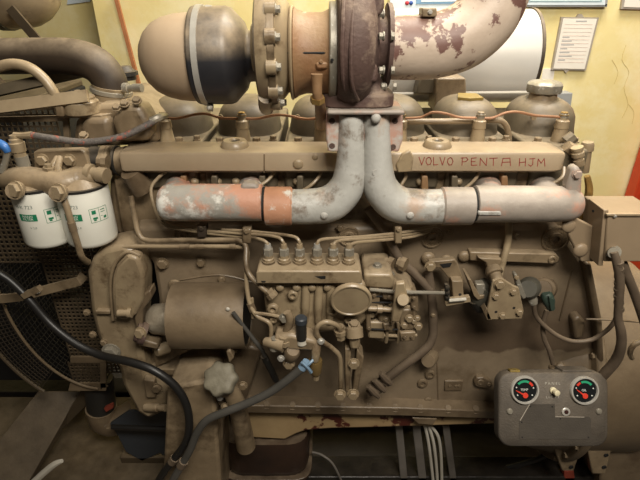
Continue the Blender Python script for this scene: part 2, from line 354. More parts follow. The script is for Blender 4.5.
# port gap blocks (cylinder heads) and rocker covers
XI = [P(x, 128, 1.05).x for x in (166, 243, 321, 400, 478, 560)]
zb = P(320, 139, 1.06).z
for i, x in enumerate(XI):
    b = MB(); b.box((x-.078, .975, P(320,172,1.0).z-.03), (x+(.035 if i == 5 else .078), 1.40, zb)); hd = b.build('cylinder_head', 'olive', E, .006)
    for dx in (-.05, .03): small('hex', 'tan', 'bolt', V((x+dx, 1.035, zb)), NU, .0085, hd, 1.3)
    small('hex', 'tan', 'bolt', V((x+(.03 if i == 5 else .065), 1.05, zb)), NU, .007, hd, 1.6)
    b = MB(); cx, cy = x+.0, 1.165; hz = P(320, 99.5, 1.12).z-zb
    rings = []
    for f, hx, hy in ((0,.075,.088),(.10,.073,.086),(.5,.07,.082),(.7,.063,.074),(.85,.052,.061),(.94,.040,.047),(1.0,.026,.031)):
        rings.append([V((cx+a, cy+c_, zb+hz*f)) for a, c_ in sq(hx, hy, 2.7)])
    b.loft(rings); rc = b.build('rocker_cover', 'olive', E)
    b = MB(); 
    lap('core_plug', V((cx-.052, cy-.088, zb+.045)), V((cx-.052, cy-.094, zb+.045)), [(0,.006),(1,.006)], 'tan', rc, 10)
    if i == 4:
        b = MB(); b.prism([V((cx-.03,cy-.035,zb+hz*.96)), V((cx-.004,cy-.045,zb+hz*.95)), V((cx+.028,cy-.038,zb+hz*.96)), V((cx+.022,cy+.0,zb+hz*1.0)), V((cx-.02,cy+.005,zb+hz*1.0))], (0,0,.006)); b.build('yellow_tag', 'yellow_tag', rc)
    if i == 5:
        c0 = V((cx-.006, cy-.012, zb+hz*.90))
        lap('cap_neck', c0, c0+V((0,0,.022)), [(0,.034),(.5,.031),(1,.031)], 'tan', rc)
        b = MB(); n = 40
        rings = [[c0+V((math.cos(6.28318*k/n)*r*(1+.05*math.cos(8*6.28318*k/n)), math.sin(6.28318*k/n)*r*(1+.05*math.cos(8*6.28318*k/n)), z)) for k in range(n)] for z, r in ((.018,.036),(.022,.039),(.036,.039),(.041,.034),(.044,.024),(.045,.012))]
        b.loft(rings); b.build('filler_cap', 'dull_steel', rc, label='ribbed metal filler cap')
    # injector with its union
    pz = zb-.005; ip = V((x, 1.045, pz)); hh = P(320, 113, 1.045).z-pz
    b = MB(); b.lathe(ip, (0,0,1), [(0,.017),(.006,.017),(hh*.25,.0155),(hh*.5,.0135),(hh*.52,.015),(hh*.75,.014),(hh*.8,.009),(hh*.93,.008),(hh,.007)], 14); inj = b.build('injector', 'tan_clean', E)
    small('hex', 'brass' if i % 2 else 'tan', 'union_nut', ip+V((0,0,hh*.93)), NU, .008, inj, .9)
# small pieces in the gap under the intake manifold: port bolts, studs
for x in (139, 195, 218, 236, 297, 384, 420, 458, 540): bolt(E, x, 181, .975, 4.2, 'tan_clean', n=(0,-.8,-.3), name='stud', kind='dome', h=1.6)
for x in (183, 214, 262, 300, 425, 455, 505): part('port_gasket', [(x-3,176),(x+3,176),(x+4,196),(x-4,196)], .955, .985, 'rust_orange' if x in (183,425,505) else 'olive', E, .003)
# block face fittings
for x, y, r in ((432,237,11.5), (555,238,14), (349,236,11), (183,234,9)): bolt(E, x, y, .951, r, 'tan', name='core_plug', kind='plug', h=1.6)
for x, y, r in ((163,263,5), (201,262,4), (222,279,3.2), (517,236,2.5), (450,232,3), (340,228,3)): bolt(E, x, y, .945, r, 'tan')
bolt(E, 175, 285, .945, 6, 'tan', kind='ring', name='boss')
for x, y, r in ((428,258,7), (446,260,6), (464,256,6)): bolt(E, x, y, .945, r, 'tan', name='boss', kind='dome')
for x, y, r in ((430,374,5), (422.5,383,5), (428,401,4.5), (293,293,0), (553,366,4)):
    if r: bolt(cc, x, y, .949, r, 'tan_grime', kind='ring', name='boss')
lap('plug_stub', P(432,356,.95), P(428,361,.91), [(0,.018),(.9,.018),(1,.016)], 'tan_grime', E, 18)
pl = part('cast_plate', [(445,381),(463.5,381),(462,391),(444.5,391)], .945, .955, 'tan_grime', E, .002)
for x in (450,456,459): bolt(pl, x, 386, .945, 1.5, 'tan_grime', kind='ring', name='cast_mark')
pl = part('oil_boss', [(474,382),(477,378),(484,377.5),(492,382),(493,386),(490,389),(480,388),(475,386)], .938, .955, 'tan_grime', E, .003)
bolt(pl, 480.5, 382.5, .938, 3.4, 'tan_grime', kind='ring', h=.5, name='boss'); bolt(pl, 489, 384.5, .938, 2, 'tan', kind='ring', name='boss')
# ridge casting lines on crankcase
part('cast_rib', [(150,369),(205,370),(205,376),(150,375)], .925, .96, 'tan', E, .003)
part('cast_rib', [(152,352),(185,346),(188,352),(156,368)], .93, .96, 'tan', E, .004)
part('web', [(226,352),(250,346),(262,350),(246,402),(232,402)], .915, .96, 'tan_grime', E, .008)
tp('cast_seam', [(180,280,.95),(220,275,.95),(255,283,.95)], 1, 'tan_grime', E, 6)
tp('cast_seam', [(572,270,.95),(560,320,.948)], 1, 'tan_grime', E, 6)
tp('cast_seam', [(437,362,.95),(438,400,.95)], .8, 'tan_grime', E, 6)
# pan rail, pan and sump
rail = part('pan_rail', [(150,403),(240,405.5),(400,408),(498,411.5),(498,419),(400,416),(240,413),(150,411)], .915, 1.4, 'tan_grime', E, .003)
for x in (267, 292.5, 318, 343, 369, 395, 420, 447.5, 475): bolt(rail, x, 405+(x-250)*.022, .925, 3.6, 'tan_grime', n=(0,-.35,.94), h=1.3)
for x in (225, 250): bolt(rail, x, 405, .925, 3, 'tan_grime', n=(0,-.35,.94), h=1.3)
part('oil_pan', [(247,412),(400,415.5),(498,418.5),(498,424),(440,426),(375,428),(330,429),(306,431),(297,434),(285,440),(250,438)], .95, 1.35, 'tan_peel', E, .006)
b = MB(); c0 = P(268, 452, 1.0)
zt, zl = P(270,437,.97).z, P(270,470,.97).z
rings = [[V((c0.x+a*s_, 1.06+d*s_, z)) for a, d in sq(.125, .12, 5)] for z, s_ in ((zt,.98),(zt-.02,1),(zl+.03,1),(zl+.01,.97),(zl,.9))]
b.loft(rings); b.build('sump', 'sump', E)
b = MB(); b.loft([[V((c0.x+a, 1.06+d, z)) for a, d in sq(.133, .128, 6)] for z in (zl+.004, zl-.008)]); sf = b.build('sump_flange', 'sump', E, .002)
for x in (-.1, -.04, .03, .09): small('hex', 'steel', 'bolt', V((c0.x+x, .935, zl-.008)), (0,0,-1), .006, sf)
# gear case at the front end
gc = part('gear_case', [(86,272),(92,258),(103,249),(122,245),(136,250),(142,264),(142,300),(140,345),(148,380),(166,398),(166,412),(148,420),(136,412),(122,385),(118,368),(104,352),(96,335),(90,310)], .90, .985, 'tan_clean', E, .012)
part('gap_shade_sheet', [(96,240),(175,240),(175,400),(150,400),(120,372),(98,330)], 1.06, 1.1, 'rubber', E, .004)  # added dark sheet closing the gap, stands in for the shade inside
part('gear_cover', [(113,318),(112,285),(116,266),(127,255),(138,258),(144,274),(143,300),(136,316),(124,321)], .875, .91, 'tan_clean', E, .008, bseg=3)
tp('cover_lip', [(113,320,.89),(110.5,285,.885),(115,264,.885),(127,252,.885),(140,256,.885)], 1.6, 'tan', E, 8)
tp('cover_lip', [(116,318,.88),(114,285,.878),(118,267,.878),(128,256,.878)], 1.1, 'tan', E, 8)
lap('cover_pin', P(118,313,.87), P(132,313,.87), [(0,.008),(.7,.008),(.72,.011),(1,.011)], 'tan_clean', E, 10)
part('cast_rib', [(95,311),(110,311),(110,314.5),(96,314.5)], .888, .905, 'tan', E, .002)
for x, y in ((87,312),(93,334),(104,342)): bolt(gc, x, y, .9, 3, 'tan')
bolt(gc, 111.5, 351, .89, 7.5, 'dull_steel', h=.8)
bolt(gc, 157, 387, .89, 4.5, 'tan'); 
part('cast_rib', [(143,380),(154,381),(156,398),(146,398)], .885, .905, 'tan', E, .003)
lap('stud', P(146,407,.9), P(166,408,.88), [(0,.011),(.6,.011),(.62,.009),(1,.009)], 'tan_clean', E, 10)
# shaft stub left of the coupling guard
lxp('shaft_boss', 319, .92, [(146,6),(150,12),(154,15),(164,16),(178,16)], 'bare_metal', E, label='bare scratched metal shaft housing')
cl = lap('shaft_clamp', P(146,334,.88), P(133,331,.875), [(0,.026),(.4,.026),(.5,.022),(.75,.022),(.8,.016)], 'rust_purple', E, 16)
small('hex', 'tan_clean', 'nut', P(141,332.5,.863), (-.25,-1,.2), .0115, cl)
part('shaft_bracket', [(134,318),(140,296),(150,290),(152,298),(143,310),(141,340),(158,344),(158,350),(138,346)], .885, .92, 'tan_grime', E, .004)
lap('stub_pipe', P(168,347,.92), P(156,351,.9), [(0,.015),(.8,.015),(1,.013)], 'tan_clean', E, 12)
# front foot under the gear case
ft = part('engine_foot', [(167,388),(205,381),(214,386),(221,482),(222,520),(158,520),(163,470)], .83, .98, 'tan', E, .008)
part('foot_web', [(214,386),(236,398),(224,420),(221,460)], .87, .95, 'tan_grime', E, .004)
for x, y in ((222,400),(243,385)): bolt(ft, x, y, .86, 4, 'tan')
# thermostat housing at upper left
th = part('thermostat_housing', [(75,120),(88,112),(100,104),(128,104),(145,112),(158,120),(160,142),(132,146),(95,147),(72,145)], 1.02, 1.3, 'tan', E, .01)
part('thermostat_lobe', [(110,120),(122,104),(140,104),(152,126),(150,142),(118,143)], .985, 1.05, 'tan', E, .014, bseg=3)
part('thermostat_lobe', [(78,128),(86,118),(108,118),(112,142),(84,145)], .99, 1.05, 'tan_grime', E, .012, bseg=3)
for x, y in ((117,108),(137,101),(84,136),(125,104)): bolt(th, x, y, .985, 4, 'tan', n=(0,-.6,.8))
lap('hose_neck', P(112,106,1.1), P(112,86,1.1), [(0,.046),(.3,.046),(.35,.041),(1,.041)], 'tan_clean', E, 28)
lap('breather_plug', P(127,80,1.16), P(124,66,1.16), [(0,.022),(.3,.022),(.32,.028),(.6,.028),(.65,.022),(1,.014)], 'rubber', E, 10)
lap('drain_elbow', P(130,172,.95), P(142,188,.97), [(0,.02),(1,.026)], 'tan_grime', E, 14)
part('water_pump_body', [(108,176),(150,180),(160,215),(150,245),(122,245),(108,225)], 1.0, 1.2, 'tan_grime', E, .015)
# flywheel housing on the right
hc = P(600, 352, 1.17); b = MB()
x0 = P(556,300,.95).x
b.lathe(V((0,1.19,hc.z+.0)), (1,0,0), [(x0-.02,.22),(x0,.25),(x0+.05,.285),(x0+.09,.295),(x0+.12,.30),(x0+.125,.325),(x0+.15,.325),(x0+.155,.30),(x0+.34,.30)], 56)
fh = b.build('flywheel_housing', 'tan_housing', E, .004)
for k in range(9):
    a = math.radians(118+k*13); small('hex', 'tan', 'bolt', V((x0+.125, 1.19+math.cos(a)*.312, hc.z+math.sin(a)*.312)), (-1,0,0), .008, fh)
part('housing_rib', [(586,264),(592,264),(603,322),(605,372),(599,390),(598,330)], .92, .96, 'tan_grime', E, .01)
part('housing_flap', [(573,320),(580,316),(586,322),(584,338),(575,340)], .925, .955, 'tan_grime', E, .006)
tp('housing_seam', [(586,319,.905),(612,320,.9),(640,322,.9)], 1, 'tan_grime', E, 6)
tp('lifting_bow', [(632,358,.87),(630,352,.86),(634,345,.855),(644,340,.855)], 2.6, 'tan', E, 8)
lap('housing_plug', P(561,367,.95), P(561,367,.935), [(0,.012),(.8,.012),(1,.008)], 'tan_grime', E, 18)
for x, l in ((560,[(551,440),(584,440),(581,450),(574,471),(562,471)]), (596,[(584,430),(622,430),(612,448),(606,474),(592,474),(590,462)])):
    o = part('rear_foot_plate', l, .93, .955, 'tan', E, .003)
    bolt(o, l[0][0]+22, 455, .93, 2.2, 'black_deep', kind='ring', name='hole'); bolt(o, l[0][0]+20, 467, .93, 2.2, 'black_deep', kind='ring', name='hole')
part('rear_foot', [(604,440),(650,425),(660,480),(650,520),(600,520),(600,478)], .96, 1.2, 'tan_grime', E, .006)

#==INTAKE MANIFOLD==
t = thing('intake_manifold', 'long tan rectangular intake manifold tube with red handwriting, above exhaust manifold', 'manifold', P(330, 173, .98))
def mani(name, xa, xb, parent, endr=True):
    zt, zm, zl = P(0,151,.95).z, P(0,155,.94).z, P(0,173.5,.94).z
    prof = [(.94,zm),(.943,zm+.004),(.952,zt),(1.02,zt),(1.03,zt-.008),(1.03,zl+.008),(1.022,zl),(.948,zl),(.94,zl+.006)]
    yc, zc = .985, (zt+zl)/2
    def ring(x, s): return [V((x, yc+(y-yc)*s, zc+(z-zc)*s)) for y, z in prof]
    A, B = P(xa,163,.94).x, P(xb,163,.94).x
    rings = [ring(A,.93), ring(A+.006,1)] + [ring(B-.03,1), ring(B-.015,.97), ring(B-.005,.88), ring(B,.7)]
    b = MB(); b.loft(rings); return b.build(name, 'tan_manifold', parent)
body = mani('body', 120, 567, t)
lxp('joint_band', 161, .985, [(263.0,17.5),(264.5,17.8),(266,17.5)], 'tan', t)
bpy.data.objects.remove(bpy.data.objects['joint_band'])
tm = part('weld_seam', [(263.5,154),(265,154),(265,173),(263.5,173)], .939, .945, 'tan', t, .0005)
for x in (235, 437):
    p = P(x, 147, .985); p.z = P(0,151,.95).z
    b = MB(); b.lathe(p, (0,0,1), [(-.006,.03),(.002,.03),(.010,.026),(.013,.023),(.013,.012),(.009,.010)], 24); o = b.build('port_boss', 'tan_clean', t)
    b = MB(); b.lathe(p+V((0,0,.009)), (0,0,1), [(0,.009),(.001,.009)], 12); b.build('hole', 'black_deep', o)
for x, y, r in ((298,164,5.5), (315,157,3.5), (407,165,5.5)): bolt(t, x, y, .942, r, 'tan_clean', kind='dome', h=.8, name='bolt_head')
part('mount_ear', [(396,165),(402,154),(410,150),(414,157),(412,172),(398,173)], .935, .945, 'tan_clean', t, .003)
# handwriting in red marker, flat on the front face
LET = {'V':[[(0,0),(.5,1),(1,0)]], 'O':[[(.5,0),(.1,.2),(0,.6),(.3,1),(.75,.95),(1,.5),(.8,.1),(.5,0)]], 'L':[[(0,0),(.05,1),(1,.95)]],
 'P':[[(.2,0),(.15,1)],[(0,.05),(.8,0),(1,.25),(.7,.5),(.2,.55)]], 'E':[[(.9,0),(.1,.05),(.05,.5),(.7,.48)],[(.05,.5),(.1,1),(1,.95)]],
 'N':[[(0,1),(.05,.05),(.9,1),(1,0)]], 'T':[[(0,.05),(1,0)],[(.5,.03),(.48,1)]], 'A':[[(.05,1),(.2,.05),(.9,0),(.95,1)],[(.15,.55),(.93,.5)]],
 'H':[[(.1,0),(.05,1)],[(.95,0),(.9,1)],[(.08,.55),(.92,.48)]], 'J':[[(.2,.05),(1,0)],[(.7,.03),(.65,.8),(.35,1),(0,.8)]], 'M':[[(0,1),(.1,.05),(.5,.6),(.9,0),(1,1)]]}
wr = MB()
for ch, x, w_ in (('V',419,5.5),('O',426,5.5),('L',433.5,4.5),('V',440,5),('O',447.5,5.5),('P',461,7),('E',471,6),('N',480,7),('T',489.5,8),('A',501,10),('H',519,7),('J',528.5,6.5),('M',537.5,7.5)):
    y0 = 157.2+(x-419)*.012; hh = 7.6
    for st in LET[ch]:
        q = [P(x+a*w_, y0+c_*hh, .9395) for a, c_ in st]
        for p0, p1 in zip(q[:-1], q[1:]):
            d = (p1-p0).normalized(); n = V((-d.z,0,d.x))*.0008; wr.prism([p0-n-d*.0005, p1-n+d*.0005, p1+n+d*.0005, p0+n-d*.0005], (0,.0015,0))
wr.build('handwriting', 'marker_red', body, smooth=False, label='red marker handwriting')
# left end: rubber sleeve with clamps
lxp('end_pipe', 161, .985, [(118,13.5),(124,14),(127,15)], 'tan', t)
sl = lxp('rubber_sleeve', 160, .985, [(92,12.5),(93,13.5),(104,13.5),(105,12.5)], 'rubber', t)
for xs in ((104,110),(110,113),(116,119)): lxp('clamp_band', 160.5, .985, [(xs[0],14),(xs[0]+.4,15),(xs[1]-.4,15),(xs[1],14)], 'tan' if xs[0] < 112 else 'rubber', t)
lxp('inlet_stub', 160, .985, [(78,11),(80,12.5),(93,12.5)], 'tan', t)
lap('brace_bolt', P(98,161,.93), P(108,162,.93), [(0,.012),(.5,.012),(.5,.016),(1,.016)], 'tan', t, 8)

#==EXHAUST MANIFOLD==
t = thing('exhaust_manifold', 'silver painted exhaust manifold with salmon peeling patches and twin risers', 'manifold', P(362, 222, .9))
ME = .885
ls = lxp('log_section', 202.5, ME, [(159,9),(161,14),(165,17.5),(172,18.8),(262,18.5),(263,17)], 'silver_paint', t, label='left manifold log, salmon and white peeling paint')
for x in (177, 250): tp('port_stub', [(x,202,ME),(x,197,ME+.03),(x+2,188,.985)], [16,15,14], 'silver_paint', t, 16)
part('pad', [(241,184),(257,184),(261,194),(239,194)], .872, .9, 'silver_pink', t, .006)
lxp('slip_sleeve', 206, ME, [(265,17),(266,19.3),(291,19.3),(293,17)], 'silver_rust', t)
tp('riser', [(291,206.5,ME),(310,206.5,ME),(331,203,ME),(346,188,ME),(350.5,165,ME),(351,140,ME),(351,114,ME)], [17.5,17.8,18.5,17.5,14.8,13.2,12.6], 'silver_plain', t, 24, label='left grey riser bend')
tp('riser', [(444,206.5,ME),(415,206.5,ME),(395,203,ME),(381,188,ME),(377.5,165,ME),(377,140,ME),(376.5,114,ME)], [17.5,17.8,18.5,17.5,14.8,13.4,12.8], 'silver_plain', t, 24, label='right grey riser bend')
lxp('slip_sleeve', 206, ME, [(440,17),(442,19),(471,19),(472,17)], 'silver_pink', t)
lxp('log_section', 204, ME, [(473.5,17),(474.5,18.6),(555,18.2),(570,17),(578,13),(581,8)], 'silver_pink', t, label='right manifold log, white and pinkish')
for x in (490, 546): tp('port_stub', [(x,202,ME),(x-1,197,ME+.03),(x-3,188,.985)], [16,15,14], 'silver_pink', t, 16)
for x in (475,): lxp('joint_gap', 205, ME, [(471.4,17.6),(474,17.6)], 'black_deep', t)
lxp('joint_gap', 204, ME, [(262.4,17),(266,17)], 'black_deep', t)
part('cast_lug', [(478,211),(501,211),(502,216),(478,216)], .847, .87, 'silver_plain', t, .003)
for x, y, r in ((410,215,4.2), (324,215,4.2)): bolt(t, x, y, .852, r, 'silver_plain', name='bolt_head', kind='dome')
for x, y in ((350,175),(376,173),(376,182)): bolt(t, x, y, ME-.027, 3.6, 'silver_plain', name='cast_mark', kind='ring', h=.35)
ear = part('end_lug', [(567,186),(573,168),(579,166),(583,174),(582,198),(577,208),(571,208),(568,198)], .875, .9, 'silver_pink', t, .006)
bolt(ear, 577, 174, .875, 4, 'silver_pink'); 
fp = part('riser_flange', [(326,110),(403,110),(403,140),(399,152),(391,152),(388,142),(341,142),(340,152),(328,152),(326,138)], ME-.006, ME+.03, 'flange_pink', t, .003)
for x, y in ((332,121),(332,146),(395,121),(393,147)): bolt(fp, x, y, ME-.006, 2.8, 'rust_purple', kind='ring', name='hole', h=.4)
b = MB(); zf1 = P(0,110,ME-.03).z; zf0 = zf1-.009
A, B = P(327,112,ME).x, P(402,112,ME).x
b.box((A, ME-.032, zf0), (B, ME+.07, zf1)); b.build('top_flange', 'silver_pink', t, .004)
bolt(t, 376, 118, ME-.028, 5, 'silver_plain', name='bolt_head', kind='dome', h=1.2)

#==TURBOCHARGER==
TY = .915
t = thing('turbocharger', 'rust brown turbocharger with bolted compressor cover on top of risers', 'turbocharger', P(362, 108, TY))
tb = lxp('turbine_housing', 42, TY, [(336,50),(337.5,57),(344,60),(352,61),(362,59),(369,53),(373,42),(374,36),(376,33)], 'rust_purple', t, 48)
b = MB(); q = P(356, 98, TY)
zc = P(356,42,TY).z
b.loft([[V((P(357,90,TY).x+a, TY+d, z)) for a, d in sq(hx, hy, 4)] for z, hx, hy in ((zf1,.066,.05),(zf1+.022,.066,.05),(zf1+.026,.056,.045),(zf1+.05,.04,.04),(zc,.035,.05))])
b.build('inlet_foot', 'rust_purple', t, .003)
tp('volute_rib', [(358,100,TY-.06),(352,85,TY-.095),(351,55,TY-.108),(352,25,TY-.1),(354,0,TY-.08)], 2.0, 'rust_purple', t, 8)
tp('volute_rib', [(346,97,TY-.06),(343,80,TY-.09),(342,50,TY-.105),(343,20,TY-.1),(344,-5,TY-.075)], 2.2, 'rust_purple', t, 8)
part('volute_tongue', [(362,70),(372,60),(378,66),(378,82),(360,84),(355,80)], TY-.075, TY-.02, 'rust_purple', t, .008)
hs = lxp('heat_shield_ring', 52, TY, [(328.5,42),(328.8,46),(336.2,46),(336.6,42)], 'dull_steel', t, 48, bevel=.002)
bolt(hs, 332, 60, TY-.085, 1.6, 'black_deep', kind='dome', name='hole', h=.2)
ch = lxp('centre_housing', 54, TY, [(288,36),(291,39),(295,43),(299,40),(306,38),(322,38),(329,41)], 'rust_orange', t, 36)
lxp('centre_rib', 54, TY, [(291,43),(292.5,44.5),(294,43)], 'tan_clean', t, 36)
tp('housing_seam', [(287,53,TY-.068),(310,53,TY-.066),(328,53,TY-.068)], 1.2, 'black_deep', t, 6)
part('oil_inlet_pad', [(296,13),(307,12),(307,28),(296,29)], TY-.02, TY+.04, 'tan_clean', t, .004)
for x in (311, 319.5): lap('oil_union', P(x,30,TY), P(x,16,TY), [(0,.012),(.4,.012),(.45,.010),(1,.009)], 'rust_orange', t, 8)
part('name_pad', [(315,64),(318,62),(328,62),(328,69),(317,69)], TY-.072, TY-.05, 'rust_orange', t, .003)
bolt(t, 321, 61.5, TY-.072, 1.8, 'rust_orange'); bolt(t, 301, 61.5, TY-.066, 1.2, 'black_deep', kind='dome', name='hole', h=.2)
tp('oil_drain_pipe', [(317,74,TY-.08),(317,84,TY-.08),(317.5,96,TY-.078),(320,104,TY-.06),(321,125,TY+.04)], [6.5,5.5,5,5.5,5.5], 'rust_orange', t, 12)
lap('drain_nut', P(317.5,97,TY-.075), P(317.5,102,TY-.072), [(0,.013),(1,.013)], 'brass', t, 6)
# compressor cover
lxp('compressor_cover', 48, TY, [(253,22),(257,24),(259,49),(261,53.5),(266,55.5),(274,56),(279,55),(281,51),(286,46),(290,40)], 'tan_clean', t, 56)
cf = lxp('cover_flange', 48, TY, [(272,55.5),(272.5,57),(278.5,57),(279,55)], 'tan', t, 56)
cx_ = P(279, 48, TY); rr_ = 54*T(48, TY)
for k in range(10):
    a = math.radians(84+k*27); p = V((cx_.x, TY+math.cos(a)*rr_, cx_.z+math.sin(a)*rr_))
    b = MB(); b.lathe(p+V((-.014,0,0)), (1,0,0), [(0,.013),(.016,.013)], 14); b.build('flange_lug', 'tan_clean', t)
    small('hex', 'dull_steel', 'bolt', p+V((.002,0,0)), (1,0,0), .0065, t, 1.3)
tp('cover_scroll', [(266,96,TY-.06),(266,106,TY-.02),(267,108,TY+.04)], 8, 'tan', t, 14)
# outlet flange
of = lxp('outlet_flange', 46, TY, [(384.5,36),(385,39),(389,39),(389.5,36)], 'rust_purple', t, 40)
lxp('outlet_neck', 46, TY, [(372,30),(378,26),(385,27)], 'rust_purple', t, 30)
for x, y, dy in ((380,14,-.03),(380,36,-.07),(380,70,-.06),(382,86,-.035)):
    bolt(of, x+11, y, TY+dy, 4, 'dull_steel', n=(1,-.1,0)); bolt(of, x+4, y, TY+dy, 3.6, 'dull_steel', n=(-1,-.1,0), h=1.6)
part('wastegate_block', [(372,-5),(384,-5),(385,8),(380,16),(373,18)], TY-.06, TY, 'rust_purple', t, .005)

#==EXHAUST ELBOW==
t = thing('exhaust_elbow', 'thick pale exhaust elbow with purple brown flaking paint rising to top edge', 'pipe', P(393, 48, TY))
tp('elbow', [(390,48,TY),(410,48,TY),(435,46,TY+.005),(462,37,TY+.01),(484,18,TY+.015),(497,-8,TY+.02),(503,-45,TY+.02)], [30,30.5,31,32,32,32,32], 'elbow_paint', t, 36, sub=8)
part('lug', [(422,8),(437,8),(437,17),(422,17)], TY-.03, TY+.0, 'tan', t, .002); bolt(t, 430, 12, TY-.03, 2, 'steel')

#==AIR FILTER==
AY = .98
t = thing('air_filter', 'dusty beige round air filter bowl with black rubber boot before turbocharger', 'air filter', P(195, 105, AY))
lxp('bowl', 58, AY, [(141,3),(142,11),(144.5,18),(149,25.5),(157,33),(167,37.8),(179,40.6),(190,41.5),(198,41.5)], 'tan_bowl', t, 56)
lxp('rubber_boot', 56.5, AY, [(196,42),(197,46),(229,46),(234,44.5),(246,32),(249,24),(255,24),(264,24)], 'rubber_boot', t, 56, bevel=.003)
cb = lxp('clamp_band', 56.5, AY, [(202,46),(202.2,47.2),(207.5,47.2),(207.7,46)], 'steel', t, 56)
lap('clamp_screw', P(203,9,AY-.01), P(212,10,AY-.01), [(0,.006),(.3,.006),(.3,.008),(1,.008)], 'steel', t, 10)
lap('clamp_screw', P(207,107,AY-.03), P(213,108,AY-.03), [(0,.005),(.3,.005),(.3,.007),(1,.007)], 'dull_steel', t, 10)

#==SILENCER==
SY = 1.42
t = thing('silencer_drum', 'shiny white metal horizontal silencer drum behind exhaust elbow', 'silencer', P(460, 96, SY))
lxp('drum', 57, SY, [(350,41),(352,43.5),(523,43.5),(524,42)], 'silencer', t, 56)
lxp('end_rim', 57, SY, [(522.5,43),(522.7,44.6),(525.5,44.6),(525.7,43)], 'rubber_dusty', t, 56)
part('saddle', [(437,78),(466,78),(467,112),(434,112)], 1.22, 1.3, 'tan', t, .004)
part('saddle', [(420,78),(437,78),(434,94),(416,94)], 1.25, 1.3, 'olive', t, .004)
tp('saddle_rail', [(383,94,1.3),(560,92,1.3)], 1.6, 'white_wire', t, 8, smooth=False)

#==COOLANT HOSE AND UPPER LEFT==
t = thing('coolant_hose', 'thick black brown rubber coolant hose bending down to thermostat', 'hose', P(112, 98, 1.1))
tp('hose', [(-40,57,1.15),(0,56.5,1.15),(40,56,1.13),(72,57,1.11),(95,64,1.1),(108,78,1.1),(112,93,1.1)], [17,17,17,17.5,17.5,17,16.5], 'rubber_dusty', t, 28, sub=8)
hcl = lap('hose_clamp', P(111.5,93,1.1), P(111.5,88.5,1.1), [(0,.0425),(.1,.044),(.9,.044),(1,.0425)], 'dull_steel', t, 32)
lap('clamp_screw', P(124,88,1.07), P(142,88,1.06), [(0,.011),(.25,.011),(.27,.007),(.5,.007),(.52,.009),(1,.009)], 'dull_steel', t, 10)
t = thing('far_air_canister', 'second beige canister cut off at top left corner', 'canister', P(20, 25, 1.5))
b = MB(); c = P(14,-14,1.5); r = 40*T(-14,1.5)
b.lathe(c+V((-.1,0,0)), (1,0,0), [(0,r*1.0),(.06,r*1.0),(.1,r*.99),(.14,r*.93),(.17,r*.8),(.195,r*.6),(.21,r*.35),(.213,.002)], 40); b.build('bowl', 'tan_clean', t)
b = MB(); b.lathe(c+V((-.1,0,0)), (1,0,0), [(.045,r*1.0),(.046,r*1.03),(.07,r*1.03),(.071,r*1.0)], 40); b.build('seam_band', 'rubber', t)
strap('stay', [(10,8,1.4),(42,45,1.4)], .012, .004, 'frame_tan', t, up=(1,0,.6))
tag(tp('vent_pipe', [(-12,70,1.0),(0,66.5,1.0),(14,64,1.0),(30,68,1.0),(45,80,1.0),(56,97,1.0),(62,114,1.02)], 5.2, 'tan_clean', None, 14), 'curved tan vent pipe arching below the black coolant hose', 'pipe')
t = thing('stay_bar', 'flat tan stay bar with round bushing crossing above the mesh guard', 'bar', P(40, 110, 1.0))
strap('bar', [(-20,110,.99),(88,96,.99)], .012, .005, 'tan_clean', t, up=(0,.4,.9))
strap('bar', [(-20,95,1.15),(80,72,1.15)], .012, .005, 'olive', t, up=(0,.4,.9))
strap('bar', [(-10,72,1.2),(10,92,1.2)], .008, .005, 'tan', t, up=(0,.4,.9))
p = P(83,113,1.02); b = MB(); b.lathe(p, (0,0,1), [(0,.036),(.025,.036),(.028,.03),(.034,.03),(.036,.026)], 28); b.build('bushing', 'tan_clean', t, .002)
b = MB(); q = [P(62,113,1.0), P(100,113,1.0), P(126,100,1.05), P(88,100,1.08)]; z = p.z
b.prism([V((a.x,a.y,z-.006)) for a in q], (0,0,.006)); b.build('bracket_plate', 'tan', t, .001)
part('bracket_leg', [(54,105),(62,104),(64,117),(56,117)], .985, 1.0, 'tan', t, .003)
bolt(t, 78, 93, 1.0, 3, 'tan', n=NU)

#==RADIATOR GUARD==
GY = 1.04
t = thing('radiator_guard', 'brown perforated metal guard with square holes behind the white filters', 'guard', P(40, 392, GY))
def grid(name, x0, x1, y0, y1, Y, pitch, w_, m):
    b = MB(); A, B = P(x0,(y0+y1)/2,Y).x, P(x1,(y0+y1)/2,Y).x; zt, zl = P(0,y0,Y).z, P(0,y1,Y).z
    k = A
    while k < B: b.box((k-w_/2, Y-.001, zl), (k+w_/2, Y+.001, zt)); k += pitch
    k = zl
    while k < zt: b.box((A, Y-.0012, k-w_/2), (B, Y+.0008, k+w_/2)); k += pitch
    return b.build(name, m, t, smooth=False, kind='stuff')
grid('upper_mesh', -60, 72, 100, 262, GY, .0125, .0042, 'mesh_tan')
grid('side_mesh', 52, 110, 215, 372, GY-.015, .0115, .0042, 'mesh_tan')
grid('lower_mesh', 72, 105, 362, 386, GY-.03, .0115, .0048, 'mesh_tan')
part('lower_border', [(70,383),(106,383),(106,391),(68,391)], GY-.034, GY-.028, 'tan_grime', t, .001)
part('lower_border', [(100,362),(106,362),(106,388),(100,388)], GY-.034, GY-.028, 'tan_grime', t, .001)
part('lower_border', [(70,357),(106,357),(106,363),(70,363)], GY-.034, GY-.028, 'tan_grime', t, .001)
strap('rail', [(-20,120,GY-.01),(66,118,GY-.01)], .006, .003, 'tan', t)
part('post', [(62,118),(68,118),(70,150),(64,150)], GY-.012, GY-.002, 'tan_grime', t, .002)
t = thing('radiator', 'dark radiator core and fan cowl behind the mesh guard', 'radiator', P(30, 392, 1.2))
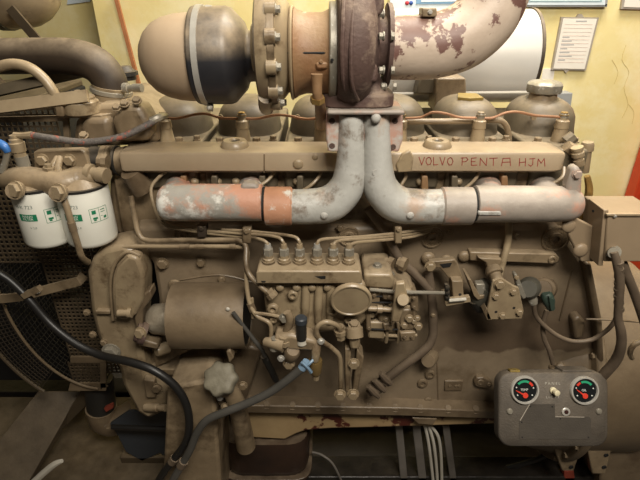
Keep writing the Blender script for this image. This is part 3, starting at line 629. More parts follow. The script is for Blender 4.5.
b = MB(); b.box((P(-60,240,GY).x-.25, 1.22, .35), (P(72,240,1.3).x, 1.6, P(0,108,1.25).z)); b.build('core', 'black_deep', t, .005)
b = MB(); b.box((P(-60,240,GY).x-.25, 1.215, P(0,112,1.215).z), (P(70,240,1.3).x, 1.6, P(0,104,1.215).z)); b.build('top_tank', 'frame_tan', t, .005)
# round fan cage
t = thing('fan_cage', 'round wire mesh fan cage with tan rim at lower left edge', 'fan guard', P(30, 392, 1.1))
fc = P(80, 298, 1.0); R0 = 79*T(298, 1.0); RZ = fc.z-P(80,389,1.0).z
def cg(a, k=0, dy=0): return fc+V((math.cos(math.radians(a))*(R0+k), dy, math.sin(math.radians(a))*(RZ+k)))
b = MB(); b.tube([cg(a) for a in range(165, 268, 4)], .0035, 8, 2); b.build('rim', 'tan_grime', t)
b = MB()
for k in range(1, 15): b.tube([cg(a, 0, .0125*k) for a in range(165, 268, 6)], .0013, 4, 1)
for a in range(165, 268, 3): b.tube([cg(a), cg(a, 0, .18)], .0013, 4, smooth=False)
b.build('cage_mesh', 'mesh_shaded', t, kind='stuff')
b = MB()
for k in range(1, 8): b.tube([cg(a, k*.0115, .004) for a in range(165, 232, 5)], .0013, 4, 1)
for a in range(165, 232, 2): b.tube([cg(a), cg(a, .09, .004)], .0013, 4, smooth=False)
b.build('outer_mesh', 'mesh_dark', t, kind='stuff')
b = MB(); b.tube([cg(a, .093, .004) for a in range(165, 236, 4)], .005, 8, 2); b.build('outer_rim', 'frame_tan', t)
t = thing('cooling_fan', 'dark radiator fan hardly visible inside the round cage', 'fan', fc+V((0,.12,-.2)))
b = MB(); b.lathe(fc+V((0,.07,0)), (0,1,0), [(0,.03),(.06,.035)], 20); b.build('hub', 'black_deep', t)
for k in range(6):
    a = math.radians(k*60+12); u_ = V((math.cos(a),0,math.sin(a))); w_ = V((-math.sin(a),.6,math.cos(a))).normalized()
    b = MB(); c = fc+V((0,.1,0)); b.prism([c+u_*.03-w_*.02, c+u_*.15-w_*.035, c+u_*.15+w_*.035, c+u_*.03+w_*.02], (0,.003,0)); b.build('blade', 'black_deep', t)
t = thing('strap_bar', 'flat tan strap crossing in front of the dark mesh with clip', 'bar', P(40, 292, .97))
strap('bar', [(-25,301,.965),(18,297,.965),(79,281,.965),(84,275,.98)], .011, .003, 'tan', t)
bolt(t, 37, 290, .955, 3, 'steel')

#==FUEL FILTERS==
FY = .92
hd = thing('filter_head', 'cast tan fuel filter head with hex plugs and mounting plate', 'filter head', P(60, 195, FY))
part('mount_plate', [(33,152),(38,150.5),(80,149.5),(85,152),(91,169),(88,176),(40,178),(34,168)], FY+.03, FY+.05, 'tan', hd, .003)
for x in (43, 70): bolt(hd, x, 160, FY+.03, 5.2, 'tan_clean')
b = MB(); b.tube([P(4,180,FY), P(22,178,FY-.01), P(40,181,FY-.012), P(62,184,FY-.015), P(80,180,FY), P(96,176,FY)], [.018,.024,.026,.027,.028,.018], 16, 5); b.build('casting', 'tan', hd)
for cx in (38, 83): lap('filter_seat', P(cx,186,FY), P(cx-2,176,FY), [(0,.044),(.3,.044),(.6,.036),(1,.026)], 'tan', hd, 28)
for x, y, r in ((17,190,7.5), (60,192.5,7.5)):
    lap('plug_barrel', P(x+1,y-1,FY-.03), P(x-2,y+1,FY-.065), [(0,.017),(1,.0165)], 'tan', hd, 14); small('hex', 'tan_clean', 'plug', P(x-1,y,FY-.06), (-.3,-1,.25), r*.0019, hd, .8)
lap('side_union', P(88,172,FY), P(107,176,FY-.01), [(0,.018),(.25,.018),(.27,.013),(.55,.013),(.57,.016),(1,.016)], 'tan_clean', hd, 12)
for p0 in ((49,170,FY-.01),): lap('bleed_screw', P(49,172,FY-.01), P(48,164,FY-.01), [(0,.011),(.6,.011),(.6,.007),(1,.007)], 'tan_clean', hd, 6)
tp('web', [(36,178,FY-.01),(50,170,FY),(58,158,FY+.03)], [5,4,3.5], 'tan', hd, 10); tp('web', [(66,180,FY-.01),(58,170,FY),(60,158,FY+.03)], [5,4,3.5], 'tan', hd, 10)
# stacked union with banjo on top left
lap('banjo_post', P(25,172,FY), P(14,135,FY), [(0,.013),(.2,.013),(.22,.010),(.3,.010),(.32,.0125),(.55,.0115),(.57,.014),(.8,.015),(.82,.012),(.9,.012),(.92,.009),(1,.009)], 'tan_clean', hd, 12)
lap('sight_sleeve', P(24,166,FY-.001), P(21,156,FY-.001), [(0,.0125),(1,.0125)], 'dull_steel', hd, 14)
tp('drain_pipe', [(62,196,FY-.05),(66,205,FY-.055),(72,225,FY-.06),(78,245,FY-.06),(82,257,FY-.055),(88,262,FY-.03)], 3.4, 'tan', hd, 12)
tp('pipe_sleeve', [(71,222,FY-.06),(73.5,231,FY-.06)], 4, 'tan_grime', hd, 12)
def fil(x0, lab):
    f = thing('fuel_filter', lab, 'fuel filter', P(x0+9, 246, FY), 'white spin on filters')
    top, bot = P(x0-2, 185.5, FY), P(x0+9.5, 240, FY); bot.x = top.x; bot.y = top.y
    Lh = top.z-bot.z; R = 24.2*T(215, FY)
    can = lap('can', top, bot, [(0,R*.97),(.03,R),(.9,R),(.95,R*.965),(.985,R*.87),(1,R*.7)], 'white_can', f, 48)
    lap('seal_band', top+V((0,0,.005)), top+V((0,0,-.001)), [(0,R*.97),(.1,R*1.01),(.9,R*1.01),(1,R*.97)], 'rubber', f, 48)
    def wrap(vs, a0, h):    # flat print bent round the can
        return [V((top.x+math.sin(a0+v.x/R)*(R+.0006+v.z), top.y-math.cos(a0+v.x/R)*(R+.0006+v.z), top.z-h+v.y)) for v in vs]
    def rect(w, hh, z=0, n=8): 
        vs = []; fs = []
        for k in range(n+1): vs += [V((-w/2+w*k/n,-hh/2,z)), V((-w/2+w*k/n,hh/2,z))]
        for k in range(n): fs.append((2*k,2*k+2,2*k+3,2*k+1))
        return vs, fs
    def prt(name, m, items):
        b = MB()
        for (vs, fs), a0, h in items: b.add(wrap(vs, a0, h), fs)
        b.build(name, m, can, smooth=False)
    A = .12
    prt('print_number', 'print_grey', [(text_mesh('WK 723', .0105), A-.28, Lh*.22)])
    prt('print_logo', 'print_green', [(rect(.036,.0145), A-.22, Lh*.40)])
    prt('print_logo_text', 'print_white', [([[v+V((0,.0028,.0004)) for v in text_mesh('MANN', .0072)[0]], text_mesh('MANN', .0072)[1]], A-.22, Lh*.40), ([[v+V((0,-.003,.0004)) for v in text_mesh('FILTER', .0072)[0]], text_mesh('FILTER', .0072)[1]], A-.22, Lh*.40)])
    bx = []
    for (w, hh, dx, dy) in ((.036,.0008,0,.0145),(.036,.0008,0,-.0145),(.0008,.029,-.018,0),(.0008,.029,.018,0),(.0008,.029,0,0)):
        vs, fs = rect(w, hh); bx.append(([[v+V((dx,dy,0)) for v in vs], fs], A+.78, Lh*.40))
    prt('print_box', 'print_green', bx)
    ic = []
    for (w, hh, dx, dy) in ((.008,.008,-.010,.007),(.009,.004,-.009,-.006),(.005,.003,-.010,-.010),(.010,.0015,.008,.009),(.010,.0012,.008,.004),(.006,.005,.011,-.008),(.004,.001,.004,-.004)):
        vs, fs = rect(w, hh); ic.append(([[v+V((dx,dy,0)) for v in vs], fs], A+.78, Lh*.40))
    prt('print_icons', 'print_green', ic)
    prt('print_small', 'print_grey', [(text_mesh('V 2,8', .0062), A-.1, Lh*.58)])
    return f
fil(39, 'left white fuel filter canister with green print, under tan head')
fil(83, 'right white fuel filter canister with green print, behind thin drain pipe')
t = thing('blue_handle_valve', 'blue handled shut off valve at left edge above filter', 'valve', P(4, 165, FY))
tp('handle', [(-10,142,FY-.01),(-2,143,FY-.01),(5,147,FY-.012),(8,152,FY-.012)], [4,4.5,4.5,3.5], 'blue_plastic', t, 12)
tp('stem', [(8,150,FY-.01),(6,160,FY-.01),(2,172,FY-.01)], [3.6,3.2,3.4], 'dull_steel', t, 12)
t = thing('braided_hose', 'grey braided hose with red flecks sagging between filter and first injector', 'hose', P(85, 143, .95))
tp('hose', [(31,135,FY),(50,138,FY),(85,142,.93),(120,137,.945),(145,126,.965),(160,117,.985)], 3.4, 'braid', t, 12)
tp('ferrule', [(14,135,FY),(22,135.5,FY),(32,135.2,FY)], [3,3,4], 'tan_clean', t, 8); tp('ferrule', [(151,121.5,.975),(160,117,.985),(166,116,1.03)], [4,3.6,3], 'dull_steel', t, 8)

#==COPPER LEAK-OFF LINE==
t = thing('leak_off_line', 'thin wavy copper leak off pipe running along all injector tops', 'pipe', P(360, 118, 1.045))
CY = 1.045
for l in ([(164,117),(176,118.5),(195,114.5),(207,114),(222,118),(243,118.5)], [(243,118.5),(258,118.5),(275,115),(290,116),(305,119),(321,118)], [(321,118),(340,116),(360,115),(380,118),(400,118.5)], [(400,118.5),(420,117.5),(432,112.5),(445,113.5),(460,117.5),(479,118)], [(479,118),(492,118),(505,113),(518,112),(535,115.5),(550,116.5),(564,117.5)]):
    tp('pipe_run', [(x,y,CY) for x, y in l], 1.35, 'copper', t, 8)
for x in XI:
    b = MB(); b.lathe(V((x, CY, P(0,119.5,CY).z)), (0,0,1), [(0,.008),(.005,.009),(.011,.009),(.016,.006)], 10); b.build('banjo', 'dull_steel', t)
t = thing('return_pipe', 'thin tan pipe behind injectors bending down near the last cover', 'pipe', P(450, 125, 1.075))
tp('pipe', [(404,121.5,1.06),(430,121.5,1.06),(470,121,1.06),(495,120,1.06),(504,123,1.06),(508,131,1.06),(509,142,1.06)], 3, 'tan', t, 10)

#==COUPLING GUARD==
t = thing('coupling_guard', 'smooth tan half round sheet guard over the pump drive coupling', 'guard', P(207, 348, .92))
lxp('shell', 315, .90, [(175,30),(175,33),(248,33),(248,31.5),(176,31.5)], 'tan_grime', t, 44)
lxp('inner_drum', 315, .90, [(178,29),(247,29),(247.5,8)], 'rubber', t, 32)
part('shell_lip', [(180,347),(189,346),(192,350),(181,352)], .89, .91, 'tan', t, .003)
bolt(t, 228, 309, .843, 2.2, 'white_wire', kind='dome', name='rivet')
bolt(t, 234, 350, .905, 3, 'tan_clean', n=(0,-.6,-.8))
t = thing('dipstick', 'grey dipstick rod slanting across the guard into black tube', 'dipstick', P(268, 368, .85))
tp('rod', [(233,312.5,.832),(262,350,.835),(267,360,.84)], 2.2, 'cable_grey', t, 10, smooth=False)
tp('tube', [(264,356,.84),(268,364,.845),(276,380,.88)], 3.6, 'rubber', t, 12, smooth=False)

#==INJECTION PUMP==
PY = .83
t = thing('injection_pump', 'tan fuel injection pump with six delivery unions and round cover plate', 'pump', P(330, 350, PY))
rail_ = part('delivery_rail', [(256,273),(258,271),(360,271),(362,273),(362,284),(256,284)], PY-.022, PY+.055, 'tan_clean', t, .003)
body = part('body', [(262,283),(366,283),(368,318),(358,330),(300,336),(268,334)], PY, PY+.1, 'tan_clean', t, .008)
for x in (306, 319, 331): tp('body_rib', [(x,284,PY),(x-.5,305,PY-.004),(x-1,322,PY-.002)], [4.2,4.6,3.4], 'tan_clean', body, 12)
for x in (280, 296.5, 312, 327.5): bolt(t, x, 287.5, PY-.006, 4.2, 'tan_clean', kind='dome', name='plunger_screw')
for x, y, r in ((293,294.5,5), (273,308,5.5), (332.5,309,6), (318,318,2), (273.5,319.5,3.6), (348,320,3.5)): bolt(t, x, y, PY-.006, r, 'tan_clean', kind='ring', name='port_ring', h=1.6)
part('embossed_mark', [(315,276.5),(325.5,276),(325.5,279),(321,279)], PY-.0225, PY-.02, 'black_deep', rail_, 0)
part('embossed_mark', [(261,281),(266,281),(265,282.5),(262,282.5)], PY-.0225, PY-.02, 'black_deep', rail_, 0)
dz = P(0,271,PY-.022).z
UX = (269, 284.5, 300, 317, 333, 348.5)
for i, x in enumerate(UX):
    p = P(x, 266.5, PY+.012); p.z = dz
    b = MB(); b.lathe(p, (0,0,1), [(0,.0115),(.010,.0115),(.012,.0095),(.018,.0095)], 16); dv = b.build('delivery_valve', 'tan_clean', t)
    lap('collar', p+V((0,0,.001)), p+V((0,0,.005)), [(0,.0135),(1,.0135)], 'tan', dv, 16)
    lap('union_nut', p+V((0,0,.018)), p+V((0,0,.034)), [(0,.0105),(.85,.0105),(1,.008)], 'dull_steel', dv, 6)
    lap('union_sleeve', p+V((0,0,.034)), p+V((0,0,.042)), [(0,.0075),(1,.006)], 'steel' if i in (0,3) else 'tan_clean', dv, 10)
UY = PY+.012
HP = [[(269,251,UY),(267,243,UY),(259,239,UY+.01),(246,237,.885),(203,232.5,.9),(168,226,.905),(157,214,.91),(151,190,.93),(158,178,.95),(166,172,.97)],
 [(284.5,251,UY),(283,242,UY),(275,236.5,UY+.01),(246,233.8,.88),(203,230.5,.9),(172,225,.905),(163,219,.91)],
 [(300,251,UY),(299,241,UY),(291,236,UY+.01),(262,232.5,.875),(246,231,.88),(222,229.5,.895)],
 [(317,251,UY),(317.5,243,UY),(325,239,UY+.01),(360,236.8,.87),(398,233,.885),(420,229,.9),(436,226,.93)],
 [(333,251,UY),(334,244,UY),(341,240.5,UY+.01),(365,238.5,.87),(398,235.5,.885),(415,233,.9),(432,228,.93)],
 [(348.5,251,UY),(349.5,246,UY),(357,242.5,UY+.01),(375,240.8,.87),(398,238.5,.885),(415,236,.9),(430,231,.93)]]
for i, l in enumerate(HP): tp('fuel_line', l, 1.7, 'tan_clean', t, 8)
for l in ([(248,196,.94),(258,187,.945),(268,180,.955),(276,170,.975)], [(300,192,.95),(310,186,.95),(318,178,.96),(322,170,.98)], [(458,192,.945),(468,186,.95),(476,178,.96),(480,170,.98)], [(396,194,.95),(402,184,.955),(406,176,.965),(404,168,.98)]): tp('fuel_line', l, 1.7, 'tan_clean', t, 8)
for x0, x1, y0, y1, Y, m in ((197,206,226,238,.885,'rubber_dusty'),(242,251,229,244,.87,'tan'),(395,402,227,244,.872,'tan_clean')):
    o = part('line_clamp', [(x0,y0),(x1,y0),(x1,y1),(x0,y1)], Y, Y+.025, m, t, .003); bolt(o, (x0+x1)/2, y0+2, Y, 2.4, m)
# round cover
b = MB(); b.lathe(P(351,299.5,PY-.035), (0,-1,-.16), [(-.005,.040),(0,.0415),(.003,.0415),(.006,.039),(.006,.0365),(.004,.035),(.004,0)], 48); b.build('round_cover', 'tan_clean', t)
lap('cover_neck', P(351,297,PY+.06), P(351,300,PY-.02), [(0,.027),(1,.027)], 'tan', t, 30)
# governor end
gv = part('governor_housing', [(364,276),(392,276),(400,284),(414,288),(418,300),(418,338),(412,343),(380,343),(366,336),(362,318)], PY+.02, PY+.13, 'tan', t, .012, bseg=3)
part('governor_lid', [(364,274),(392,274),(395,280),(394,290),(364,288)], PY+.005, PY+.1, 'tan_clean', t, .006)
p = P(377, 272, PY+.03); lap('lid_cap', p, p+V((0,0,.014)), [(0,.022),(.7,.021),(1,.013)], 'tan_clean', t, 24); small('hex', 'dull_steel', 'nut', p+V((0,0,.013)), NU, .008, t)
bolt(t, 391, 274.5, PY+.03, 3, 'dull_steel', n=NU)
for l, m in (([(398,288),(412,290),(414,304),(399,303)],'tan_clean'), ([(378,315),(396,313),(397,321),(379,323)],'tan_clean'), ([(398,310),(416,309),(416,330),(400,331)],'tan'), ([(366,322),(384,322),(385,340),(368,339)],'tan_clean')):
    part('governor_boss', l, PY+.005, PY+.05, m, t, .005)
for x, y, r in ((409,318,3.6), (404,325,3), (414,321,2.6), (372,314,3), (418,326,3.6), (417,318,2.8), (392,304,3), (386,319,2.4)): bolt(t, x, y, PY+.004, r, 'tan_clean')
for y in (306, 335): tp('flange_rib', [(384,y,PY+.012),(400,y+1,PY+.012),(417,y,PY+.012)], 1.8, 'tan_clean', t, 8)
for x in (386, 398): tp('flange_rib', [(x,322,PY+.01),(x+1,334,PY+.01),(x,342,PY+.016)], 1.9, 'tan_clean', t, 8)
for l, d0, m in (([(369,290),(380,290),(380,312),(370,313)],.0,'tan'), ([(382,292),(395,293),(395,301),(383,300)],-.004,'tan_grime'), ([(383,324),(392,324),(393,331),(384,331)],-.004,'tan'), ([(366,300),(371,300),(371,332),(366,331)],-.002,'tan_grime'), ([(410,292),(418,294),(419,312),(411,311)],.004,'tan_grime'), ([(400,333),(416,332),(415,341),(401,342)],-.0,'tan')):
    part('governor_boss', l, PY+d0, PY+.05, m, t, .003)
for x, y, r_ in ((374,295,2.6),(375,308,2.2),(389,296.5,2.4),(388,327.5,2.2),(414,298,2.2),(414,307,2.2),(405,337,2.4),(412,337,2.0),(369,328,2.4),(395,316,2.2)): bolt(t, x, y, PY-.003, r_*.8, 'tan_grime')
for y in (296, 302, 312, 329): tp('cast_line', [(369,y,PY+.002),(384,y+.5,PY+.0),(398,y+.5,PY+.004)], 1.0, 'black_deep', t, 6)
lap('control_shaft', P(368,308.5,PY-.012), P(396,310,PY-.012), [(0,.006),(.3,.006),(.32,.009),(.5,.009),(.52,.006),(1,.006)], 'tan_clean', t, 12)
# lower support and drain pipe
lap('support_barrel', P(355,337,PY-.03), P(354,326,PY-.02), [(0,.018),(.85,.018),(1,.013)], 'tan_clean', t, 18); small('hex', 'tan', 'plug', P(354,325,PY-.02), (0,-.3,.95), .010, t)
part('support_block', [(349,334),(361,334),(360,350),(350,350)], PY-.035, PY+.03, 'tan_clean', t, .006)
part('support_leg', [(345,349),(351,349),(350,392),(345,392)], PY-.02, PY+.02, 'tan', t, .003)
part('support_leg', [(357,349),(364,358),(358,392),(352,392),(356,362)], PY-.02, PY+.02, 'tan', t, .003)
for x, y, r in ((353.5,363,5), (340,394,5), (353,393.5,5)): bolt(t, x, y, PY-.02, r, 'tan_clean')
tp('drain_pipe', [(341,333,PY-.02),(338,326,PY-.03),(326,322,PY-.035),(317,328,PY-.035),(319,338,PY-.035),(333,349,PY-.03),(339.5,357,PY-.025),(340.5,372,PY-.02),(340.5,392,PY-.01)], 2.6, 'tan_clean', t, 10)
lap('drain_union', P(341,338,PY-.018), P(340,326,PY-.02), [(0,.011),(.4,.011),(.4,.014),(.7,.014),(.7,.009),(1,.009)], 'tan_clean', t, 8)
# lift (feed) pump with priming plunger
t = thing('lift_pump', 'small fuel lift pump with black priming plunger and amber bowl', 'pump', P(300, 376, PY-.02))
part('body', [(273,338),(292,335),(316,341),(322,348),(318,353),(280,350)], PY-.045, PY+.0, 'tan', t, .008)
tp('arm', [(266,342,PY-.03),(274,343,PY-.04),(284,345,PY-.045)], [5,6,8], 'tan_clean', t, 12)
lap('priming_plunger', P(301.5,339,PY-.04), P(301,321,PY-.04), [(0,.0105),(.2,.011),(.95,.011),(1,.009)], 'rubber', t, 20, label='black rubber priming plunger')
lap('plunger_cap', P(301,322.5,PY-.04), P(301,317,PY-.04), [(0,.0125),(.8,.0125),(1,.010)], 'slate', t, 20); lap('plunger_collar', P(302,343,PY-.04), P(301.5,338.5,PY-.04), [(0,.011),(1,.0095)], 'white_wire', t, 16)
lap('valve_plug', P(284,344,PY-.04), P(284,336,PY-.04), [(0,.014),(.5,.014),(.5,.0115),(1,.0115)], 'tan_clean', t, 6)
lap('strainer', P(290,357,PY-.03), P(293,350,PY-.045), [(0,.014),(.3,.016),(.8,.017),(1,.013)], 'tan_grime', t, 16); bolt(t, 289, 363, PY-.03, 5, 'tan_clean')
tp('bowl_union', [(317,341,PY-.035),(316,352,PY-.045),(315,360,PY-.045)], [4.5,4.8,4], 'tan_clean', t, 10)
lap('bowl', P(315.5,360,PY-.04), P(316,376,PY-.04), [(0,.014),(.2,.015),(.7,.0125),(.9,.009),(1,.006)], 'glass_amber', t, 18); lap('bowl_nut', P(316,375,PY-.04), P(316,379,PY-.04), [(0,.008),(1,.007)], 'tan_clean', t, 8)
lap('inlet_cap', P(275,338,PY-.04), P(274,349,PY-.04), [(0,.008),(.3,.008),(.3,.010),(1,.010)], 'dull_steel', t, 10)
for x, y in ((321,341),(281,358)): bolt(t, x, y, PY-.045, 3, 'steel')
# low pressure pipes at pump left
t = thing('fuel_pipe_pair', 'pair of tan fuel pipes running level from gear case and dropping at pump', 'pipe', P(200, 248, .9))
tp('pipe', [(131,196,.93),(135,218,.92),(139,234,.91),(148,240.3,.905),(180,240.3,.9),(228,240,.89),(240,241,.88),(246,247,.87),(246,262,.85),(249,274,.84),(260,286,.825),(271,295,.82)], 2.7, 'tan', t, 10)
tp('pipe', [(103,254,.92),(116,248.5,.91),(135,246.4,.905),(180,246.6,.9),(238,246.8,.885),(247,250,.87),(246,268,.85),(247,288,.84),(250,304,.83),(257,316,.82),(268,322,.81),(271,328,.81),(271,337,.81)], 2.2, 'tan_clean', t, 10)
tp('pipe', [(252,298,.835),(253,318,.83)], 1.8, 'tan_clean', t, 8); tp('pipe', [(255,313,.82),(272,315,.815),(288,319,.81)], 1.8, 'tan_clean', t, 8)
for x0, x1 in ((180,190),(196,204),(230,236)):
    tp('sleeve', [(x0,246.6,.8985 if x0 < 220 else .887),(x1,246.7,.897 if x0 < 220 else .885)], 3, 'tan_clean' if x0 == 196 else 'tan', t, 10, smooth=False)
lap('union', P(268,290,.82), P(274,297,.815), [(0,.009),(.4,.009),(.4,.012),(1,.012)], 'tan_clean', t, 8)
lap('union', P(250,303,.832), P(253,311,.83), [(0,.008),(1,.008)], 'tan_grime', t, 8)
small('hex', 'dull_steel', 'nut', P(284.5,317.5,.805), NF, .009, t)
tp('tee_pipe', [(287,312,.8),(290,320,.8),(286,331,.805)], [4,4.5,3.5], 'tan', t, 10)
# diagonal pipe right of pump
t = thing('crankcase_breather_pipe', 'dark dirty breather pipe slanting from behind risers down past the pump', 'pipe', P(400, 390, .9))
tp('pipe', [(368,208,.93),(385,232,.925),(398,256,.915),(415,274,.91),(430,290,.905)], 4.6, 'conduit', t, 14, smooth=True)
tp('pipe', [(428,272,.915),(432,300,.905),(433,325,.9),(432,338,.895),(424,350,.89),(395,372,.885),(378,386,.885)], 4.7, 'conduit', t, 14)
for x, y in ((386,378),(380,385),(374,391)):
    lap('clamp', P(x-6,y-5,.868), P(x+5,y+6,.868), [(0,.006),(.5,.009),(1,.006)], 'conduit', t, 8)
lap('end_fitting', P(388,377,.885), P(369,393,.885), [(0,.018),(.2,.018),(.2,.014),(.5,.014),(.5,.019),(.75,.019),(.75,.012),(1,.01)], 'conduit', t, 12)
for x, y in ((389,262),(402,262)): lap('joint_nut', P(x-4,y,.9), P(x+4,y+3,.89), [(0,.012),(.4,.012),(.4,.016),(1,.016)], 'tan', t, 8)
bolt(t, 433, 315, .893, 2, 'tan')
# throttle linkage
t = thing('throttle_linkage', 'throttle linkage with thin steel rod, tan lever and bolted brackets', 'linkage', P(430, 310, .85))
tp('rod', [(370,289.5,.82),(398,292,.82),(444,292.8,.84)], 1.9, 'dull_steel', t, 8, smooth=False)
part('lever', [(396,284),(405,283),(408,297),(405,306),(400,323),(391,322),(394,302)], .798, .812, 'tan_clean', t, .003)
lap('lever_boss', P(403,300,.83), P(403,300,.787), [(0,.013),(.9,.013),(1,.011)], 'tan_clean', t, 16)
o = part('bracket', [(429,262),(455,259.5),(458,264),(464,281),(464,287),(454,287),(451,281),(440,268),(431,268)], .89, .905, 'tan', t, .002); bolt(o, 430, 266, .89, 4.5, 'tan_clean'); part('slot', [(440,264.5),(452,263),(450,267),(443,268)], .8885, .891, 'black_deep', o, 0)
o = part('bracket_foot', [(452,281),(463,281),(464,297),(453,297)], .87, .905, 'tan', t, .002); bolt(o, 460, 294.5, .87, 1.6, 'black_deep', kind='dome', h=.2, name='hole')
part('angle_plate', [(442,292),(446,292),(450,300),(470,297),(471,302),(446,306.5)], .86, .872, 'tan_clean', t, .001)
tp('cable_clip', [(449,300.5,.855),(466,299,.855)], 1.8, 'white_wire', t, 8, smooth=False)
for y in (287.5, 292.5, 297): lap('ball_joint', P(445,y,.845), P(449,y,.845), [(0,.006),(.5,.010),(1,.006)], 'rubber', t, 10)
tp('ball_stem', [(446.5,284,.845),(446.5,300,.845)], 2, 'rubber', t, 8, smooth=False)
# stop solenoid with triangular plate
t = thing('stop_solenoid', 'stop solenoid with tan tapered mounting plate and bolts on block', 'solenoid', P(495, 318, .86))
o = part('mount_plate', [(493,281),(499,279),(503,279),(514,286),(519,288),(524,311),(522,319),(487,320),(486,316)], .85, .858, 'tan_clean', t, .002)
for x, y, r in ((499,283.5,4.6), (495.5,296,3.2), (513,291.5,3.2), (519,312,3.2), (502,315.5,3.2)): bolt(o, x, y, .85, r, 'tan_clean')
for x, y in ((496,312),(514,308)): bolt(o, x, y, .85, 1.5, 'black_deep', kind='dome', h=.1, name='hole')
lap('pivot_post', P(492,267,.9), P(499,284,.865), [(0,.014),(.2,.018),(.4,.018),(.45,.013),(1,.013)], 'tan', t, 16)
part('ledge_bracket', [(478,258),(502,259),(499,270),(488,270),(486,263)], .915, .94, 'tan', t, .003)
lap('coil', P(478,300,.9), P(490,287,.89), [(0,.022),(.2,.026),(1,.026)], 'grey_sensor', t, 20)
part('coil_bracket', [(468,279),(471,280),(480,296),(491,293),(492,296),(478,300),(474,296)], .87, .92, 'tan', t, .001)
lap('coil_boot', P(482,308,.9), P(478,297,.9), [(0,.018),(.5,.023),(1,.024)], 'rubber', t, 18); part('coil_bolt', [(476,284),(485,284),(487,295),(477,296)], .872, .89, 'dull_steel', t, .003)
part('base_tab', [(484,313),(487,308),(492,320),(487,320)], .85, .88, 'tan', t, .001)
tag(tp('drop_pipe', [(509,220,.93),(508,240,.93),(504.5,256,.92),(501,268,.915),(499,277,.9)], 3.6, 'tan_clean', None, 12), 'slanting tan pipe from manifold down to solenoid bracket', 'pipe')
# two sensors with plugs
t = thing('pressure_sensor', 'grey pressure sensor with bracket strap right of solenoid plate', 'sensor', P(530, 300, .9))
lap('body', P(530,287,.92), P(528,289,.875), [(0,.024),(.8,.024),(1,.018)], 'grey_sensor', t, 20)
part('strap', [(514,275),(517,274),(520,280),(527,298),(523,300),(519,294)], .868, .885, 'dull_steel', t, .003); bolt(t, 516.5, 277.5, .868, 2, 'tan_clean')
lap('plug', P(531,296,.885), P(534,304,.88), [(0,.01),(.5,.011),(1,.008)], 'dull_steel', t, 12)
t = thing('temperature_sensor', 'round tan sensor boss with teal green plug and wire', 'sensor', P(548, 310, .92))
lap('boss', P(545,288,.95), P(543,289,.91), [(0,.027),(.5,.024),(.6,.018),(1,.018)], 'tan_grime', t, 20)
lap('plug', P(546,293,.9), P(551,309,.895), [(0,.009),(.1,.013),(.5,.014),(.8,.010),(1,.009)], 'teal_plug', t, 10)
part('plug_tab', [(549,297),(555,300),(554,311),(551,311)], .88, .888, 'teal_plug', t, .001)
tag(tp('sensor_wire', [(534,303,.88),(536,316,.88),(547,328,.875),(560,337,.87),(575,341.5,.865),(592,339.5,.86),(606,331,.855),(614,322,.85),(617,314,.85)], 2.3, 'conduit', None, 10), 'brown sheathed wire sagging from grey sensor to conduit', 'wire')
tag(tp('sensor_wire', [(547,310,.89),(543,324,.89),(544,338,.885),(549,350,.88),(553,364,.875)], 2.4, 'conduit', None, 10), 'brown sheathed wire dropping from teal plug behind gauge panel', 'wire')

#==JUNCTION BOX==
t = thing('junction_box', 'tan metal junction box with bolted bracket at right edge', 'junction box', P(625, 262, .9))
bx = part('box', [(608,214),(662,214),(656,262),(604,262)], .84, .935, 'tan_box', t, .003)
part('side_plate', [(604,210),(609,210),(603,266),(598,266)], .845, .905, 'tan_box', t, .0015)
part('lid_edge', [(607,214),(662,214),(662,216.5),(607,216.5)], .836, .842, 'tan_clean', bx, .001)
bolt(bx, 615, 216, .838, 2, 'steel', kind='dome', name='screw')
o = part('bracket', [(563,224),(567,217),(574,217),(601,230),(596,262),(581,262)], .88, .89, 'tan_box', t, .003)
for x, y, r in ((568.5,226,7), (580.5,250,7.5)): bolt(o, x, y, .88, r, 'tan_box', kind='dome', h=.7, name='bolt_head')
lap('cable_gland', P(613,251,.85), P(614,253,.825), [(0,.014),(.5,.014),(.5,.011),(1,.011)], 'dull_steel', t, 16)
for x, y in ((593,211),(604,213)): bolt(t, x, y, .86, 1.5, 'black_deep', n=(-1,-.3,0), kind='dome', h=.2, name='hole')
t = thing('conduit', 'corrugated brown conduit looping from junction box down behind gauge panel', 'conduit', P(620, 380, .83))
tp('sheath', [(614,252,.825),(617,264,.82),(620,282,.815),(619,300,.815),(618,318,.815),(621,332,.815),(621,346,.82),(616,360,.83),(606,372,.84),(598,380,.85)], [3.6,4.2,4.3,4.2,4,4.6,4.8,5,5,5], 'conduit', t, 12)
for k in range(8): tp('tape_wrap', [(618.8+.3*math.sin(k),262+k*6.5,.819-k*.0005),(619+.3*math.sin(k),265+k*6.5,.819-k*.0005)], 4.6, 'conduit', t, 10, smooth=False)
tag(tp('branch_conduit', [(622,262,.86),(627,275,.86),(634,292,.86),(641,312,.86),(650,340,.86)], 4.6, 'conduit', None, 12), 'straight tan conduit running off right edge below junction box', 'conduit')
t = thing('end_fittings', 'pair of upright tan pipe unions at right end of intake manifold', 'pipe fitting', P(580, 190, .98))
lap('union', P(579,165,.96), P(577,147,.96), [(0,.011),(.3,.011),(.3,.009),(.5,.009),(.5,.0125),(.7,.0125),(.75,.010),(.9,.0125),(1,.012)], 'tan_clean', t, 14)
lap('union', P(584,172,1.0), P(588,142,1.0), [(0,.010),(.7,.010),(.72,.013),(.92,.013),(1,.011)], 'tan', t, 14)
lap('side_nut', P(566,142,1.0), P(574,136,1.0), [(0,.014),(1,.013)], 'olive', t, 8); lap('side_nut', P(572,150,.98), P(566,146,.98), [(0,.013),(1,.012)], 'tan', t, 8)
tp('bracket_strip', [(587,176,.95),(589,190,.95),(586,208,.95),(582,220,.95)], [3,4,4,3], 'brass', t, 8)
